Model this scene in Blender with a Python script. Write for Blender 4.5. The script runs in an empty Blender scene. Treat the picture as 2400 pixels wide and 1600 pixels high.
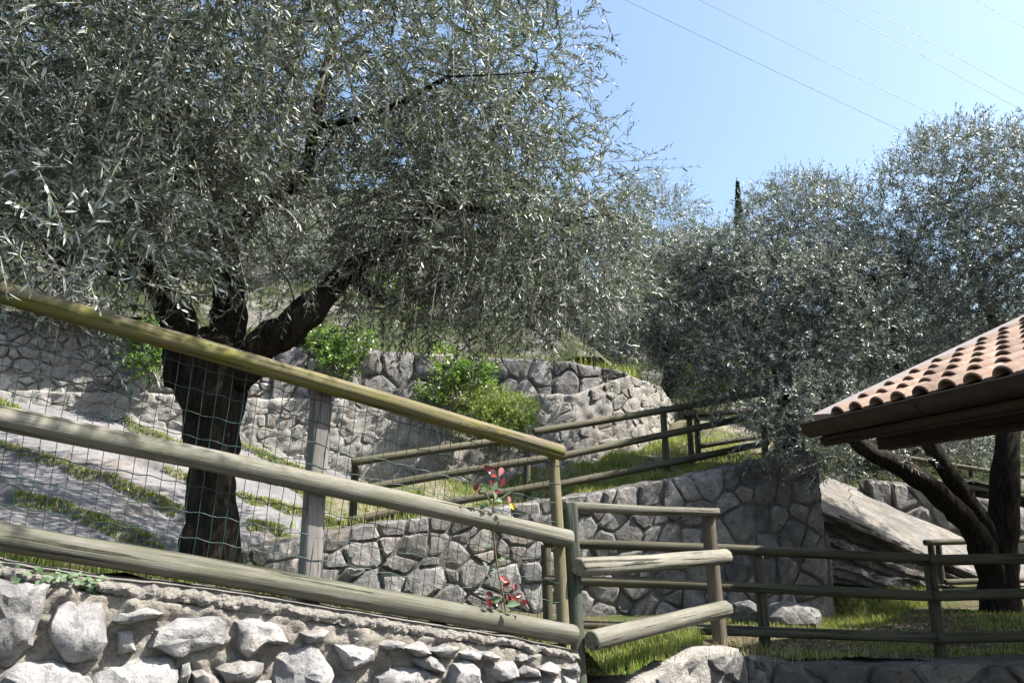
import bpy, bmesh, math, random
import numpy as np
from mathutils import Vector, Matrix, noise, Quaternion

random.seed(7)
RNG = np.random.default_rng(7)
scene = bpy.context.scene
COL = scene.collection
V = Vector

# ------------------------------------------------------------------ camera, sky, sun, exposure
EYE = 1.6
PITCH = math.radians(16.0)
cam_d = bpy.data.cameras.new('camera')
cam = bpy.data.objects.new('camera', cam_d)
COL.objects.link(cam)
cam.location = (0, 0, EYE)
cam.rotation_euler = (math.radians(90) + PITCH, 0, 0)
cam_d.sensor_width = 36.0
cam_d.lens = 24.0
cam_d.clip_start = 0.05
cam_d.clip_end = 3000
scene.camera = cam

SUN = V((0.72, -0.14, 1.0)).normalized()
world = bpy.data.worlds.new('World')
scene.world = world
world.use_nodes = True
wn = world.node_tree
bg = wn.nodes['Background']
sky = wn.nodes.new('ShaderNodeTexSky')
sky.sky_type = 'NISHITA'
sky.sun_disc = False
sky.sun_elevation = math.asin(SUN.z)
sky.sun_rotation = math.atan2(SUN.x, SUN.y)
sky.altitude = 200
sky.air_density = 1.5
sky.dust_density = 3.0
sky.ozone_density = 3.0
wn.links.new(sky.outputs[0], bg.inputs[0])
bg.inputs[1].default_value = 0.088

sun_d = bpy.data.lights.new('sun', 'SUN')
sun_d.energy = 5.0
sun_d.angle = math.radians(0.53)
sun_d.color = (1.0, 0.95, 0.87)
sun = bpy.data.objects.new('sun', sun_d)
COL.objects.link(sun)
sun.location = (6, -4, 10)
sun.rotation_euler = SUN.to_track_quat('Z', 'Y').to_euler()

scene.view_settings.view_transform = 'Standard'
scene.view_settings.look = 'None'
scene.view_settings.gamma = 1.0
scene.view_settings.exposure = 1.65
scene.view_settings.use_curve_mapping = False
scene.cycles.max_bounces = 6
scene.cycles.transparent_max_bounces = 4

# ------------------------------------------------------------------ survey helpers
SP, CP = math.sin(PITCH), math.cos(PITCH)

def ray(x, y):
    cx, cy = (x - 1200) / 1600.0, (800 - y) / 1600.0
    return V((cx, CP - cy * SP, SP + cy * CP))

def at(x, y, Y):
    """a surveyed point: direction (x, y) of the photograph at the distance Y in metres"""
    d = ray(x, y)
    t = Y / d.y
    return V((d.x * t, Y, EYE + d.z * t))

def on_plane(x, y, A, n):
    d = ray(x, y)
    o = V((0, 0, EYE))
    t = (A - o).dot(n) / d.dot(n)
    return o + d * t

def tag(o, label=None, cat=None, group=None, kind=None):
    if label: o['label'] = label
    if cat: o['category'] = cat
    if group: o['group'] = group
    if kind: o['kind'] = kind
    return o

def empty(name, loc=(0, 0, 0)):
    o = bpy.data.objects.new(name, None)
    o.empty_display_size = 0.1
    COL.objects.link(o)
    o.location = loc
    return o

def put(name, me, parent=None, matrix=None):
    o = bpy.data.objects.new(name, me)
    COL.objects.link(o)
    M = matrix if matrix is not None else Matrix.Identity(4)
    if parent is not None:
        o.parent = parent
        chain = Matrix.Identity(4)
        p = parent
        while p is not None:
            chain = p.matrix_basis @ chain
            p = p.parent
        M = chain.inverted() @ M
    o.matrix_basis = M
    return o

def mesh(name, verts, faces, mat, smooth=True):
    me = bpy.data.meshes.new(name)
    me.from_pydata([tuple(v) for v in verts], [], faces)
    if mat: me.materials.append(mat)
    if smooth: me.polygons.foreach_set('use_smooth', [True] * len(me.polygons))
    me.update()
    return me

def np_mesh(name, verts, loops, counts, mat, smooth=False, tone=None):
    """verts (n,3); loops flat vertex indices; counts loop count of every face"""
    me = bpy.data.meshes.new(name)
    nv, nl, nf = len(verts), len(loops), len(counts)
    me.vertices.add(nv)
    me.loops.add(nl)
    me.polygons.add(nf)
    me.vertices.foreach_set('co', np.asarray(verts, dtype=np.float32).ravel())
    me.loops.foreach_set('vertex_index', np.asarray(loops, dtype=np.int32))
    st = np.zeros(nf, dtype=np.int32)
    st[1:] = np.cumsum(counts)[:-1]
    me.polygons.foreach_set('loop_start', st)
    me.polygons.foreach_set('loop_total', np.asarray(counts, dtype=np.int32))
    if smooth: me.polygons.foreach_set('use_smooth', np.ones(nf, dtype=bool))
    if tone is not None:
        a = me.attributes.new('tone', 'FLOAT', 'POINT')
        a.data.foreach_set('value', np.asarray(tone, dtype=np.float32))
    me.materials.append(mat)
    me.update(calc_edges=True)
    return me

def fbm(p, o=4):
    return noise.fractal(p, 1.0, 2.0, o)

# ------------------------------------------------------------------ materials
class NT:
    def __init__(s, name):
        s.m = bpy.data.materials.new(name)
        s.m.use_nodes = True
        s.t = s.m.node_tree
        s.b = s.t.nodes['Principled BSDF']
        s.out = s.t.nodes['Material Output']
        s.co = s.t.nodes.new('ShaderNodeTexCoord')
    def n(s, typ, **kw):
        x = s.t.nodes.new(typ)
        for k, v in kw.items():
            setattr(x, k, v)
        return x
    def l(s, a, b): s.t.links.new(a, b)
    def coord(s, scale=(1, 1, 1), which='Object', offset_random=False):
        mp = s.n('ShaderNodeMapping')
        mp.inputs['Scale'].default_value = scale
        s.l(s.co.outputs[which], mp.inputs[0])
        if offset_random:
            oi = s.n('ShaderNodeObjectInfo')
            mul = s.n('ShaderNodeMath', operation='MULTIPLY')
            s.l(oi.outputs['Random'], mul.inputs[0]); mul.inputs[1].default_value = 57.0
            s.l(mul.outputs[0], mp.inputs['Location'])
        return mp.outputs[0]
    def noise(s, vec, scale, detail=6, rough=0.6, dist=0.0):
        x = s.n('ShaderNodeTexNoise')
        x.inputs['Scale'].default_value = scale
        x.inputs['Detail'].default_value = detail
        x.inputs['Roughness'].default_value = rough
        x.inputs['Distortion'].default_value = dist
        s.l(vec, x.inputs['Vector'])
        return x.outputs['Fac']
    def voronoi(s, vec, scale, feature='F1'):
        x = s.n('ShaderNodeTexVoronoi', feature=feature)
        x.inputs['Scale'].default_value = scale
        s.l(vec, x.inputs['Vector'])
        return x.outputs['Distance']
    def ramp(s, fac, stops):
        x = s.n('ShaderNodeValToRGB')
        e = x.color_ramp.elements
        while len(e) < len(stops): e.new(0.5)
        for i, (p, c) in enumerate(stops):
            e[i].position = p
            e[i].color = (c, c, c, 1) if isinstance(c, (int, float)) else (*c, 1)
        s.l(fac, x.inputs[0])
        return x.outputs[0]
    def mix(s, fac, a, b, mode='MIX'):
        x = s.n('ShaderNodeMix', data_type='RGBA', blend_type=mode)
        for v, i in ((fac, 0), (a, 6), (b, 7)):
            if hasattr(v, 'links'): s.l(v, x.inputs[i])
            else: x.inputs[i].default_value = v if i == 0 else (*v, 1)
        return x.outputs[2]
    def math(s, op, a, b=None):
        x = s.n('ShaderNodeMath', operation=op)
        for i, v in enumerate((a, b)):
            if v is None: continue
            if hasattr(v, 'links'): s.l(v, x.inputs[i])
            else: x.inputs[i].default_value = v
        return x.outputs[0]
    def bump(s, h, strength=0.5, dist=0.01, prev=None):
        x = s.n('ShaderNodeBump')
        x.inputs['Strength'].default_value = strength
        x.inputs['Distance'].default_value = dist
        s.l(h, x.inputs['Height'])
        if prev is not None: s.l(prev, x.inputs['Normal'])
        return x.outputs[0]
    def tint(s, col, lo=0.8, hi=1.15):
        oi = s.n('ShaderNodeObjectInfo')
        mr = s.n('ShaderNodeMapRange')
        mr.inputs['To Min'].default_value = lo
        mr.inputs['To Max'].default_value = hi
        s.l(oi.outputs['Random'], mr.inputs[0])
        x = s.n('ShaderNodeVectorMath', operation='SCALE')
        s.l(col, x.inputs[0]); s.l(mr.outputs[0], x.inputs['Scale'])
        return x.outputs[0]
    def done(s, col=None, rough=0.85, normal=None, spec=0.3):
        if col is not None:
            if hasattr(col, 'links'): s.l(col, s.b.inputs['Base Color'])
            else: s.b.inputs['Base Color'].default_value = (*col, 1)
        if hasattr(rough, 'links'): s.l(rough, s.b.inputs['Roughness'])
        else: s.b.inputs['Roughness'].default_value = rough
        if normal is not None: s.l(normal, s.b.inputs['Normal'])
        s.b.inputs['Specular IOR Level'].default_value = spec
        return s.m

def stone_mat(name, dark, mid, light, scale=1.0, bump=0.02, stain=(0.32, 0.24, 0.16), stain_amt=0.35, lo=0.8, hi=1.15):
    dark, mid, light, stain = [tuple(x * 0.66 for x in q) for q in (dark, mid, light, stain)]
    k = NT(name)
    c = k.coord()
    big = k.noise(c, 5 * scale, 8, 0.65, 0.4)
    fine = k.noise(c, 34 * scale, 8, 0.7)
    col = k.ramp(big, [(0.3, dark), (0.5, mid), (0.68, light)])
    col = k.mix(k.ramp(fine, [(0.36, 0.62), (0.6, 1.0)]), (0.05, 0.05, 0.05), col, 'MIX')
    st = k.noise(c, 3.1 * scale, 5, 0.6, 0.8)
    col = k.mix(k.math('MULTIPLY', k.ramp(st, [(0.52, 0.0), (0.66, 1.0)]), stain_amt), col, stain)
    lich = k.ramp(k.noise(c, 17 * scale, 4, 0.6), [(0.60, 0.0), (0.66, 1.0)])
    col = k.mix(k.math('MULTIPLY', lich, 0.6), col, (dark[0] * .45, dark[1] * .45, dark[2] * .45))
    col = k.tint(col, lo, hi)
    nb = k.bump(big, 0.9, bump * 2.2)
    nb = k.bump(k.noise(c, 14 * scale, 8, 0.75), 0.9, bump, nb)
    nb = k.bump(fine, 0.7, bump * 0.35, nb)
    return k.done(col, 0.9, nb, 0.2)

M = {}
M['lime'] = stone_mat('pale_limestone', (0.24, 0.235, 0.24), (0.5, 0.49, 0.485), (0.72, 0.695, 0.66), 1.0, 0.025)
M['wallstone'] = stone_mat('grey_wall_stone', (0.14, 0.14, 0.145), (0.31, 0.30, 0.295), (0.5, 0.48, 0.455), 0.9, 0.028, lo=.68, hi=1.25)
M['darkstone'] = stone_mat('brown_wall_stone', (0.13, 0.12, 0.105), (0.24, 0.215, 0.19), (0.34, 0.31, 0.27), 0.9, 0.02)
M['upstone'] = stone_mat('rough_grey_stone', (0.27, 0.26, 0.25), (0.42, 0.4, 0.375), (0.56, 0.53, 0.49), 0.7, 0.03, lo=.88, hi=1.1)
M['rubble'] = stone_mat('rubble_stone', (0.23, 0.225, 0.22), (0.42, 0.405, 0.385), (0.6, 0.57, 0.53), 1.0, 0.02)
M['rock'] = stone_mat('bedrock', (0.16, 0.157, 0.165), (0.225, 0.22, 0.227), (0.29, 0.283, 0.285), 0.5, 0.016, stain_amt=0.25)
M['rock2'] = stone_mat('outcrop_rock', (0.18, 0.17, 0.155), (0.3, 0.283, 0.258), (0.43, 0.41, 0.38), 0.6, 0.04)
M['hillrock'] = None

def mortar_mat(name, a, b, bump=0.012, scale=1.0):
    a, b = [tuple(x * 0.66 for x in q) for q in (a, b)]
    k = NT(name)
    c = k.coord()
    f = k.noise(c, 9 * scale, 8, 0.7)
    g = k.noise(c, 70 * scale, 5, 0.75)
    col = k.ramp(f, [(0.3, a), (0.7, b)])
    col = k.mix(k.ramp(g, [(0.33, 0.75), (0.5, 0.0)]), col, (a[0] * .45, a[1] * .45, a[2] * .45))
    nb = k.bump(f, 0.8, bump * 1.5)
    nb = k.bump(g, 0.9, bump, nb)
    return k.done(col, 0.95, nb, 0.1)
M['mortar'] = mortar_mat('sandy_mortar', (0.31, 0.28, 0.24), (0.53, 0.49, 0.43), 0.02)
M['mortar_grey'] = mortar_mat('grey_mortar', (0.15, 0.14, 0.13), (0.28, 0.265, 0.245))
M['mortar_mid'] = mortar_mat('grey_brown_mortar', (0.13, 0.122, 0.112), (0.27, 0.255, 0.24), 0.02, 0.8)
M['mortar_pale'] = mortar_mat('pale_mortar', (0.33, 0.315, 0.29), (0.53, 0.505, 0.47), 0.02, 0.6)
M['concrete'] = mortar_mat('pebbly_concrete', (0.27, 0.25, 0.225), (0.44, 0.415, 0.375), 0.016, 0.9)

def wood_mat(name, lo, hi, moss=(0.13, 0.14, 0.03), moss_amt=0.0, side=False, gloss=0.75):
    lo, hi = [tuple(x * 0.55 for x in q) for q in (lo, hi)]
    moss = tuple(x * 0.75 for x in moss)
    k = NT(name)
    c = k.coord((1, 1, 0.03), offset_random=True)
    c2 = k.coord((1, 1, 0.3), offset_random=True)
    g = k.noise(c, 150, 8, 0.7, 0.35)
    w = k.noise(c2, 8, 6, 0.65)
    col = k.ramp(g, [(0.32, lo), (0.66, hi)])
    col = k.mix(k.ramp(w, [(0.35, 0.6), (0.62, 0.0)]), col, (lo[0] * .6, lo[1] * .6, lo[2] * .55))
    cr = k.noise(k.coord((1, 1, 0.022), offset_random=True), 46, 4, 0.55, 0.25)
    crack = k.ramp(cr, [(0.36, 1.0), (0.38, 0.0)])
    cr2 = k.noise(k.coord((1, 1, 0.05), offset_random=True), 110, 2, 0.5, 0.1)
    crack2 = k.ramp(cr2, [(0.28, 0.8), (0.31, 0.0)])
    col = k.mix(crack, col, (0.008, 0.007, 0.005))
    col = k.mix(crack2, col, (0.02, 0.016, 0.012))
    vo = k.voronoi(k.coord((1, 1, 0.5), offset_random=True), 4.2)
    knot = k.ramp(vo, [(0.04, 1.0), (0.10, 0.0)])
    col = k.mix(k.math('MULTIPLY', knot, 0.8), col, (0.035, 0.022, 0.012))
    if moss_amt:
        mm = k.ramp(k.noise(c2, 12, 9, 0.75, 0.8), [(0.36, 0.0), (0.58, 1.0)])
        mf = k.math('MULTIPLY', mm, moss_amt)
        if side:
            at_ = k.n('ShaderNodeAttribute', attribute_name='tone')
            mf = k.math('MULTIPLY', mf, at_.outputs['Fac'])
        col = k.mix(mf, col, moss)
    spk = k.ramp(k.noise(c2, 90, 4, 0.7), [(0.62, 0.0), (0.7, 0.6)])
    col = k.mix(spk, col, (lo[0] * .5, lo[1] * .5, lo[2] * .4))
    col = k.tint(col, 0.85, 1.12)
    nb = k.bump(g, 0.8, 0.004)
    nb = k.bump(k.ramp(cr, [(0.36, 0.0), (0.40, 1.0)]), 1.0, 0.01, nb)
    return k.done(col, gloss, nb, 0.25)
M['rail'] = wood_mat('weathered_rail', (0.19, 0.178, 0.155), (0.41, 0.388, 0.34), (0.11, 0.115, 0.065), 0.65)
M['rail_moss'] = wood_mat('mossy_rail', (0.2, 0.16, 0.115), (0.41, 0.335, 0.25), (0.155, 0.155, 0.025), 1.0, True)
M['post_grey'] = wood_mat('silver_post', (0.22, 0.2, 0.185), (0.42, 0.385, 0.36))
M['post_yellow'] = wood_mat('tan_post', (0.23, 0.2, 0.12), (0.42, 0.37, 0.24), (0.14, 0.13, 0.04), 0.4)
M['post_green'] = wood_mat('green_post', (0.1, 0.1, 0.08), (0.25, 0.25, 0.21), (0.05, 0.075, 0.05), 0.7)
M['post_brown'] = wood_mat('brown_post', (0.18, 0.145, 0.105), (0.36, 0.3, 0.225))
M['gate'] = wood_mat('pale_gate_rail', (0.22, 0.205, 0.175), (0.42, 0.4, 0.35), (0.15, 0.15, 0.1), 0.5)
M['rail_far'] = wood_mat('shade_dark_rail', (0.095, 0.085, 0.062), (0.23, 0.2, 0.15), (0.075, 0.075, 0.035), 0.6)  # far fence wood: base colour darkened to stand in for deeper shade
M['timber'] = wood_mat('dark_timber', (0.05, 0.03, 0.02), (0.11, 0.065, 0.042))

def flat_mat(name, col, rough=0.5, spec=0.4, metal=0.0, var=0.0):
    k = NT(name)
    c = k.coord()
    if var:
        f = k.noise(c, 12, 6, 0.65)
        col = k.ramp(f, [(0.3, tuple(x * (1 - var) for x in col)), (0.7, tuple(x * (1 + var) for x in col))])
        r = k.ramp(f, [(0.3, rough + .1), (0.7, rough - .1)])
    else: r = rough
    k.b.inputs['Metallic'].default_value = metal
    return k.done(col, r, None, spec)
M['wire'] = flat_mat('green_wire', (0.008, 0.035, 0.028), 0.4, 0.5, 0, 0.25)
M['gutter'] = flat_mat('brown_gutter', (0.026, 0.017, 0.013), 0.5, 0.3, 0, 0.25)
M['flashing'] = flat_mat('verge_flashing', (0.24, 0.21, 0.2), 0.5, 0.4, 0, 0.15)
M['cable'] = flat_mat('cable', (0.12, 0.14, 0.2), 0.5)

def tile_mat():
    k = NT('terracotta')
    c = k.coord(offset_random=True)
    f = k.noise(c, 14, 8, 0.65)
    col = k.ramp(f, [(0.28, (0.15, 0.098, 0.072)), (0.5, (0.23, 0.158, 0.12)), (0.72, (0.3, 0.225, 0.18))])
    col = k.mix(k.math('MULTIPLY', k.ramp(k.noise(c, 45, 5, 0.7), [(0.55, 0), (0.68, 1)]), 0.5), col, (0.17, 0.12, 0.09))
    col = k.tint(col, 0.68, 1.2)
    return k.done(col, 0.85, k.bump(f, 0.5, 0.006), 0.2)
M['tile'] = tile_mat()

def leaf_mat(name, stops, trans=0.2, tcol=(0.25, 0.3, 0.05), rough=0.42, spec=0.5):
    k = NT(name)
    a = k.n('ShaderNodeAttribute', attribute_name='tone')
    col = k.ramp(a.outputs['Fac'], stops)
    k.done(col, rough, None, spec)
    tr = k.n('ShaderNodeBsdfTranslucent')
    tr.inputs[0].default_value = (*tcol, 1)
    mx = k.n('ShaderNodeMixShader')
    mx.inputs[0].default_value = trans
    k.l(k.b.outputs[0], mx.inputs[1]); k.l(tr.outputs[0], mx.inputs[2])
    k.l(mx.outputs[0], k.out.inputs[0])
    return k.m
OLIVE = [(0.0, (0.022, 0.037, 0.027)), (0.35, (0.042, 0.062, 0.042)), (0.55, (0.082, 0.105, 0.078)), (0.7, (0.24, 0.27, 0.235)), (1.0, (0.47, 0.5, 0.475))]
OLIVE2 = [(0.0, (0.022, 0.037, 0.028)), (0.35, (0.044, 0.064, 0.048)), (0.55, (0.09, 0.112, 0.086)), (0.7, (0.235, 0.26, 0.225)), (1.0, (0.46, 0.485, 0.45))]
M['olive'] = leaf_mat('olive_leaf', OLIVE, 0.14, (0.17, 0.22, 0.09), 0.45, 0.4)
M['olive_far'] = leaf_mat('olive_leaf_bluish', OLIVE2, 0.12, (0.15, 0.2, 0.09), 0.45, 0.4)
M['shrub'] = leaf_mat('shrub_leaf', [(0, (0.05, 0.085, 0.014)), (0.6, (0.13, 0.185, 0.035)), (1, (0.25, 0.3, 0.08))], 0.28, (0.32, 0.42, 0.06), .5, .3)
M['weed'] = leaf_mat('weed_leaf', [(0, (0.035, 0.075, 0.015)), (0.6, (0.08, 0.15, 0.028)), (1, (0.16, 0.25, 0.06))], 0.3, (0.25, 0.4, 0.05))
M['grass'] = leaf_mat('grass_blade', [(0, (0.06, 0.1, 0.02)), (0.5, (0.13, 0.185, 0.04)), (0.7, (0.21, 0.26, 0.07)), (0.82, (0.36, 0.33, 0.15)), (1, (0.46, 0.4, 0.24))], 0.33, (0.4, 0.46, 0.09), 0.7, 0.2)
M['scrub'] = leaf_mat('scrub_blade', [(0, (0.03, 0.045, 0.02)), (0.6, (0.07, 0.09, 0.042)), (1, (0.17, 0.17, 0.1))], 0.15, (0.15, 0.19, 0.07), 0.7, 0.2)
M['dry'] = leaf_mat('dry_grass_blade', [(0, (0.1, 0.12, 0.04)), (0.5, (0.25, 0.22, 0.1)), (1, (0.45, 0.38, 0.22))], 0.25, (0.35, 0.32, 0.1), 0.7, 0.2)
M['cypress'] = leaf_mat('cypress_leaf', [(0, (0.008, 0.018, 0.01)), (1, (0.025, 0.045, 0.022))], 0.03, (0.1, 0.15, 0.05), .7, .2)
M['red'] = leaf_mat('red_leaf', [(0, (0.035, 0.006, 0.01)), (0.5, (0.11, 0.012, 0.014)), (1, (0.26, 0.05, 0.03))], 0.25, (0.5, 0.05, 0.025), 0.3)
M['pink'] = leaf_mat('pink_leaf', [(0, (0.2, 0.06, 0.06)), (1, (0.36, 0.15, 0.14))], 0.2, (0.6, 0.15, 0.1), 0.3)
M['rosegreen'] = leaf_mat('rose_leaf', [(0, (0.04, 0.08, 0.035)), (1, (0.13, 0.18, 0.11))], 0.2, (0.2, 0.3, 0.08), 0.6, .2)
M['yellow'] = leaf_mat('yellow_petal', [(0, (0.75, 0.5, 0.02)), (1, (0.85, 0.6, 0.03))], 0.2, (0.8, 0.6, 0.02), 0.6)
M['litter'] = leaf_mat('fallen_leaf', [(0, (0.09, 0.06, 0.035)), (0.6, (0.2, 0.16, 0.1)), (1, (0.36, 0.33, 0.26))], 0.05, (0.3, 0.25, 0.1), 0.7)

def bark_mat(name, a, b, sc=1.0):
    k = NT(name)
    c = k.coord((1, 1, 0.22))
    f = k.noise(c, 26 * sc, 8, 0.7, 0.6)
    col = k.ramp(f, [(0.32, a), (0.68, b)])
    rid = k.noise(k.coord((1, 1, 0.1)), 34 * sc, 5, 0.6, 1.2)
    col = k.mix(k.ramp(rid, [(0.36, 0.85), (0.5, 0.0)]), col, (a[0] * .35, a[1] * .35, a[2] * .35))
    col = k.mix(k.math('MULTIPLY', k.ramp(k.noise(k.coord(), 7, 8, 0.75), [(0.54, 0), (0.66, 1)]), 0.3), col, (0.055, 0.052, 0.044))
    nb = k.bump(rid, 1.0, 0.035)
    nb = k.bump(f, 1.0, 0.02, nb)
    return k.done(col, 0.95, nb, 0.1)
M['bark'] = bark_mat('olive_bark', (0.016, 0.013, 0.011), (0.052, 0.043, 0.035))
M['twig'] = flat_mat('olive_twig', (0.26, 0.24, 0.21), 0.8, 0.2, 0, 0.3)
M['stem'] = flat_mat('green_stem', (0.085, 0.09, 0.04), 0.7, 0.2, 0, 0.2)

def ground_mat(name, soil, grass, dry, thr=0.5, scale=1.0):
    k = NT(name)
    c = k.coord()
    f = k.noise(c, 2.2 * scale, 6, 0.65, 0.3)
    g = k.noise(c, 26, 6, 0.7)
    so = k.ramp(g, [(0.3, tuple(x * .6 for x in soil)), (0.7, tuple(x * 1.3 for x in soil))])
    gr = k.ramp(g, [(0.3, tuple(x * .6 for x in grass)), (0.65, grass), (0.8, dry)])
    col = k.mix(k.ramp(f, [(thr - .1, 0.0), (thr + .1, 1.0)]), so, gr)
    nb = k.bump(g, 1.0, 0.03)
    return k.done(col, 0.95, nb, 0.1)
M['ground'] = ground_mat('path_ground', (0.075, 0.07, 0.062), (0.05, 0.065, 0.02), (0.1, 0.09, 0.05), 0.75)
M['terrace'] = ground_mat('terrace_soil', (0.11, 0.085, 0.06), (0.06, 0.08, 0.025), (0.16, 0.15, 0.07), 0.5)
M['ramp'] = ground_mat('ramp_soil', (0.2, 0.175, 0.135), (0.08, 0.1, 0.03), (0.18, 0.17, 0.08), 0.48)

def hill_mat():
    k = NT('rocky_hillside')
    c = k.coord()
    f = k.noise(c, 0.9, 8, 0.7, 0.5)
    g = k.noise(c, 9, 8, 0.75)
    rk = k.ramp(g, [(0.3, (0.12, 0.115, 0.105)), (0.6, (0.27, 0.255, 0.235)), (0.75, (0.36, 0.345, 0.315))])
    gr = k.ramp(g, [(0.3, (0.035, 0.05, 0.02)), (0.7, (0.1, 0.115, 0.055))])
    col = k.mix(k.ramp(f, [(0.42, 0.0), (0.5, 1.0)]), rk, gr)
    nb = k.bump(f, 1.0, 0.5)
    nb = k.bump(g, 1.0, 0.12, nb)
    return k.done(col, 0.95, nb, 0.1)
M['hill'] = hill_mat()

# ------------------------------------------------------------------ shape helpers
def catmull(pts, n):
    pts = [V(p) for p in pts]
    P = [pts[0] * 2 - pts[1]] + pts + [pts[-1] * 2 - pts[-2]]
    out = []
    for i in range(1, len(P) - 2):
        for k in range(n):
            t = k / n
            a, b, c, d = P[i - 1], P[i], P[i + 1], P[i + 2]
            out.append(0.5 * ((2 * b) + (c - a) * t + (2 * a - 5 * b + 4 * c - d) * t * t + (3 * b - a - 3 * c + d) * t ** 3))
    out.append(pts[-1])
    return out

def tube(path, radii, sides=10, rough=0.0, freq=6.0, flute=0.0, seed=0, cap=True):
    verts, faces = [], []
    n = len(path)
    prev = None
    for i, p in enumerate(path):
        t = (path[min(i + 1, n - 1)] - path[max(i - 1, 0)]).normalized()
        if prev is None:
            ref = V((1, 0, 0)) if abs(t.x) < 0.8 else V((0, 1, 0))
            a = (ref - t * ref.dot(t)).normalized()
        else:
            a = (prev - t * prev.dot(t)).normalized()
        prev = a
        b = t.cross(a)
        r = radii[i] if isinstance(radii, (list, tuple)) else radii
        for k in range(sides):
            th = 2 * math.pi * k / sides
            d = a * math.cos(th) + b * math.sin(th)
            rr = r
            if flute: rr *= 1 + flute * (math.sin(3 * th + i * 0.12 + seed) * .6 + math.sin(5 * th - i * 0.09 + seed * 2) * .4)
            if rough: rr *= 1 + rough * noise.noise((p + d * r) * freq + V((seed, seed, seed)))
            verts.append(p + d * rr)
    for i in range(n - 1):
        for k in range(sides):
            k2 = (k + 1) % sides
            faces.append((i * sides + k, i * sides + k2, (i + 1) * sides + k2, (i + 1) * sides + k))
    if cap:
        faces.append(tuple(range(sides - 1, -1, -1)))
        faces.append(tuple((n - 1) * sides + k for k in range(sides)))
    return verts, faces

def log(name, p0, p1, r, mat, parent, seed=0, r1=None, sides=18, flat_top=None, bow=0.006, square=0.0, moss_dir=None):
    """a round (or sawn) timber from p0 to p1, modelled along its own z axis, with chamfered ends"""
    p0, p1 = V(p0), V(p1)
    ax = p1 - p0
    L = ax.length
    q = ax.to_track_quat('Z', 'Y')
    r1 = r if r1 is None else r1
    nseg = max(4, int(L / 0.09))
    zs = [0, 0.004] + [0.012 + (L - 0.024) * i / nseg for i in range(nseg + 1)] + [L - 0.004, L]
    sc = [0.80, 0.93] + [1.0] * (nseg + 1) + [0.93, 0.80]
    rnd = random.Random(seed)
    ox, oy = rnd.uniform(-50, 50), rnd.uniform(-50, 50)
    bx, by = rnd.uniform(-1, 1) * bow * L, rnd.uniform(-1, 1) * bow * L
    verts, faces, tone = [], [], []
    checks = []
    if sides >= 30:
        for c_ in range(int(4 + L * 3.5)):
            z0 = rnd.uniform(-.1, L * .95)
            checks.append((rnd.randrange(sides), z0, z0 + rnd.uniform(.25, .9), rnd.uniform(.05, .16)))
    qi = q.inverted()
    ml = qi @ V(moss_dir) if moss_dir is not None else None
    fl = qi @ V(flat_top) if flat_top is not None else None
    for z, s in zip(zs, sc):
        t = z / L
        rr = (r + (r1 - r) * t) * s
        cx, cy = bx * math.sin(math.pi * t), by * math.sin(math.pi * t)
        for k in range(sides):
            th = 2 * math.pi * k / sides
            c, sn = math.cos(th), math.sin(th)
            if square:
                m = 1.0 / max(abs(c), abs(sn))
                f = 1 + (min(m, 1.22) - 1) * square
            else: f = 1.0
            nz = noise.noise(V((c * 1.3 + ox, sn * 1.3 + oy, z * 2.2)))
            n2 = noise.noise(V((c * 3 + oy, sn * 3 + ox, z * 6)))
            R = rr * f * (1 + (0.085 if sides >= 30 else 0.055) * nz + 0.025 * n2)
            for (kc, za, zb_, dp) in checks:
                if k == kc and za < z < zb_: R *= 1 - dp * min(1.0, 6 * (z - za), 6 * (zb_ - z))
            x, y = c * R, sn * R
            if fl is not None:
                d = x * fl.x + y * fl.y
                lim = 0.35 * rr
                if d > lim:
                    x -= fl.x * (d - lim) * .93; y -= fl.y * (d - lim) * .93
            verts.append(V((cx + x, cy + y, z)))
            if ml is not None:
                tone.append(max(0.0, min(1.0, 0.22 + 1.1 * (c * ml.x + sn * ml.y))))
    n = len(zs)
    for i in range(n - 1):
        for k in range(sides):
            k2 = (k + 1) % sides
            faces.append((i * sides + k, i * sides + k2, (i + 1) * sides + k2, (i + 1) * sides + k))
    faces.append(tuple(range(sides - 1, -1, -1)))
    faces.append(tuple((n - 1) * sides + k for k in range(sides)))
    me = mesh(name, verts, faces, mat)
    me.polygons[len(faces) - 1].use_smooth = False
    me.polygons[len(faces) - 2].use_smooth = False
    if tone:
        a = me.attributes.new('tone', 'FLOAT', 'POINT')
        a.data.foreach_set('value', tone)
    return put(name, me, parent, Matrix.Translation(p0) @ q.to_matrix().to_4x4())

def box_mesh(name, lx, ly, lz, mat, bev=0.004):
    bm = bmesh.new()
    bmesh.ops.create_cube(bm, size=1.0)
    for v in bm.verts: v.co = V((v.co.x * lx, v.co.y * ly, v.co.z * lz))
    if bev: bmesh.ops.bevel(bm, geom=list(bm.edges), offset=bev, segments=1, affect='EDGES')
    me = bpy.data.meshes.new(name)
    bm.to_mesh(me); bm.free()
    me.materials.append(mat)
    return me

def polyline(pts):
    pts = [V(p) for p in pts]
    us = [0.0]
    for a, b in zip(pts, pts[1:]): us.append(us[-1] + (b - a).length)
    return pts, us

def interp(us, vals, u):
    if u <= us[0]: return vals[0]
    for i in range(len(us) - 1):
        if u <= us[i + 1]:
            t = (u - us[i]) / (us[i + 1] - us[i])
            return vals[i] * (1 - t) + vals[i + 1] * t
    return vals[-1]

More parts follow.
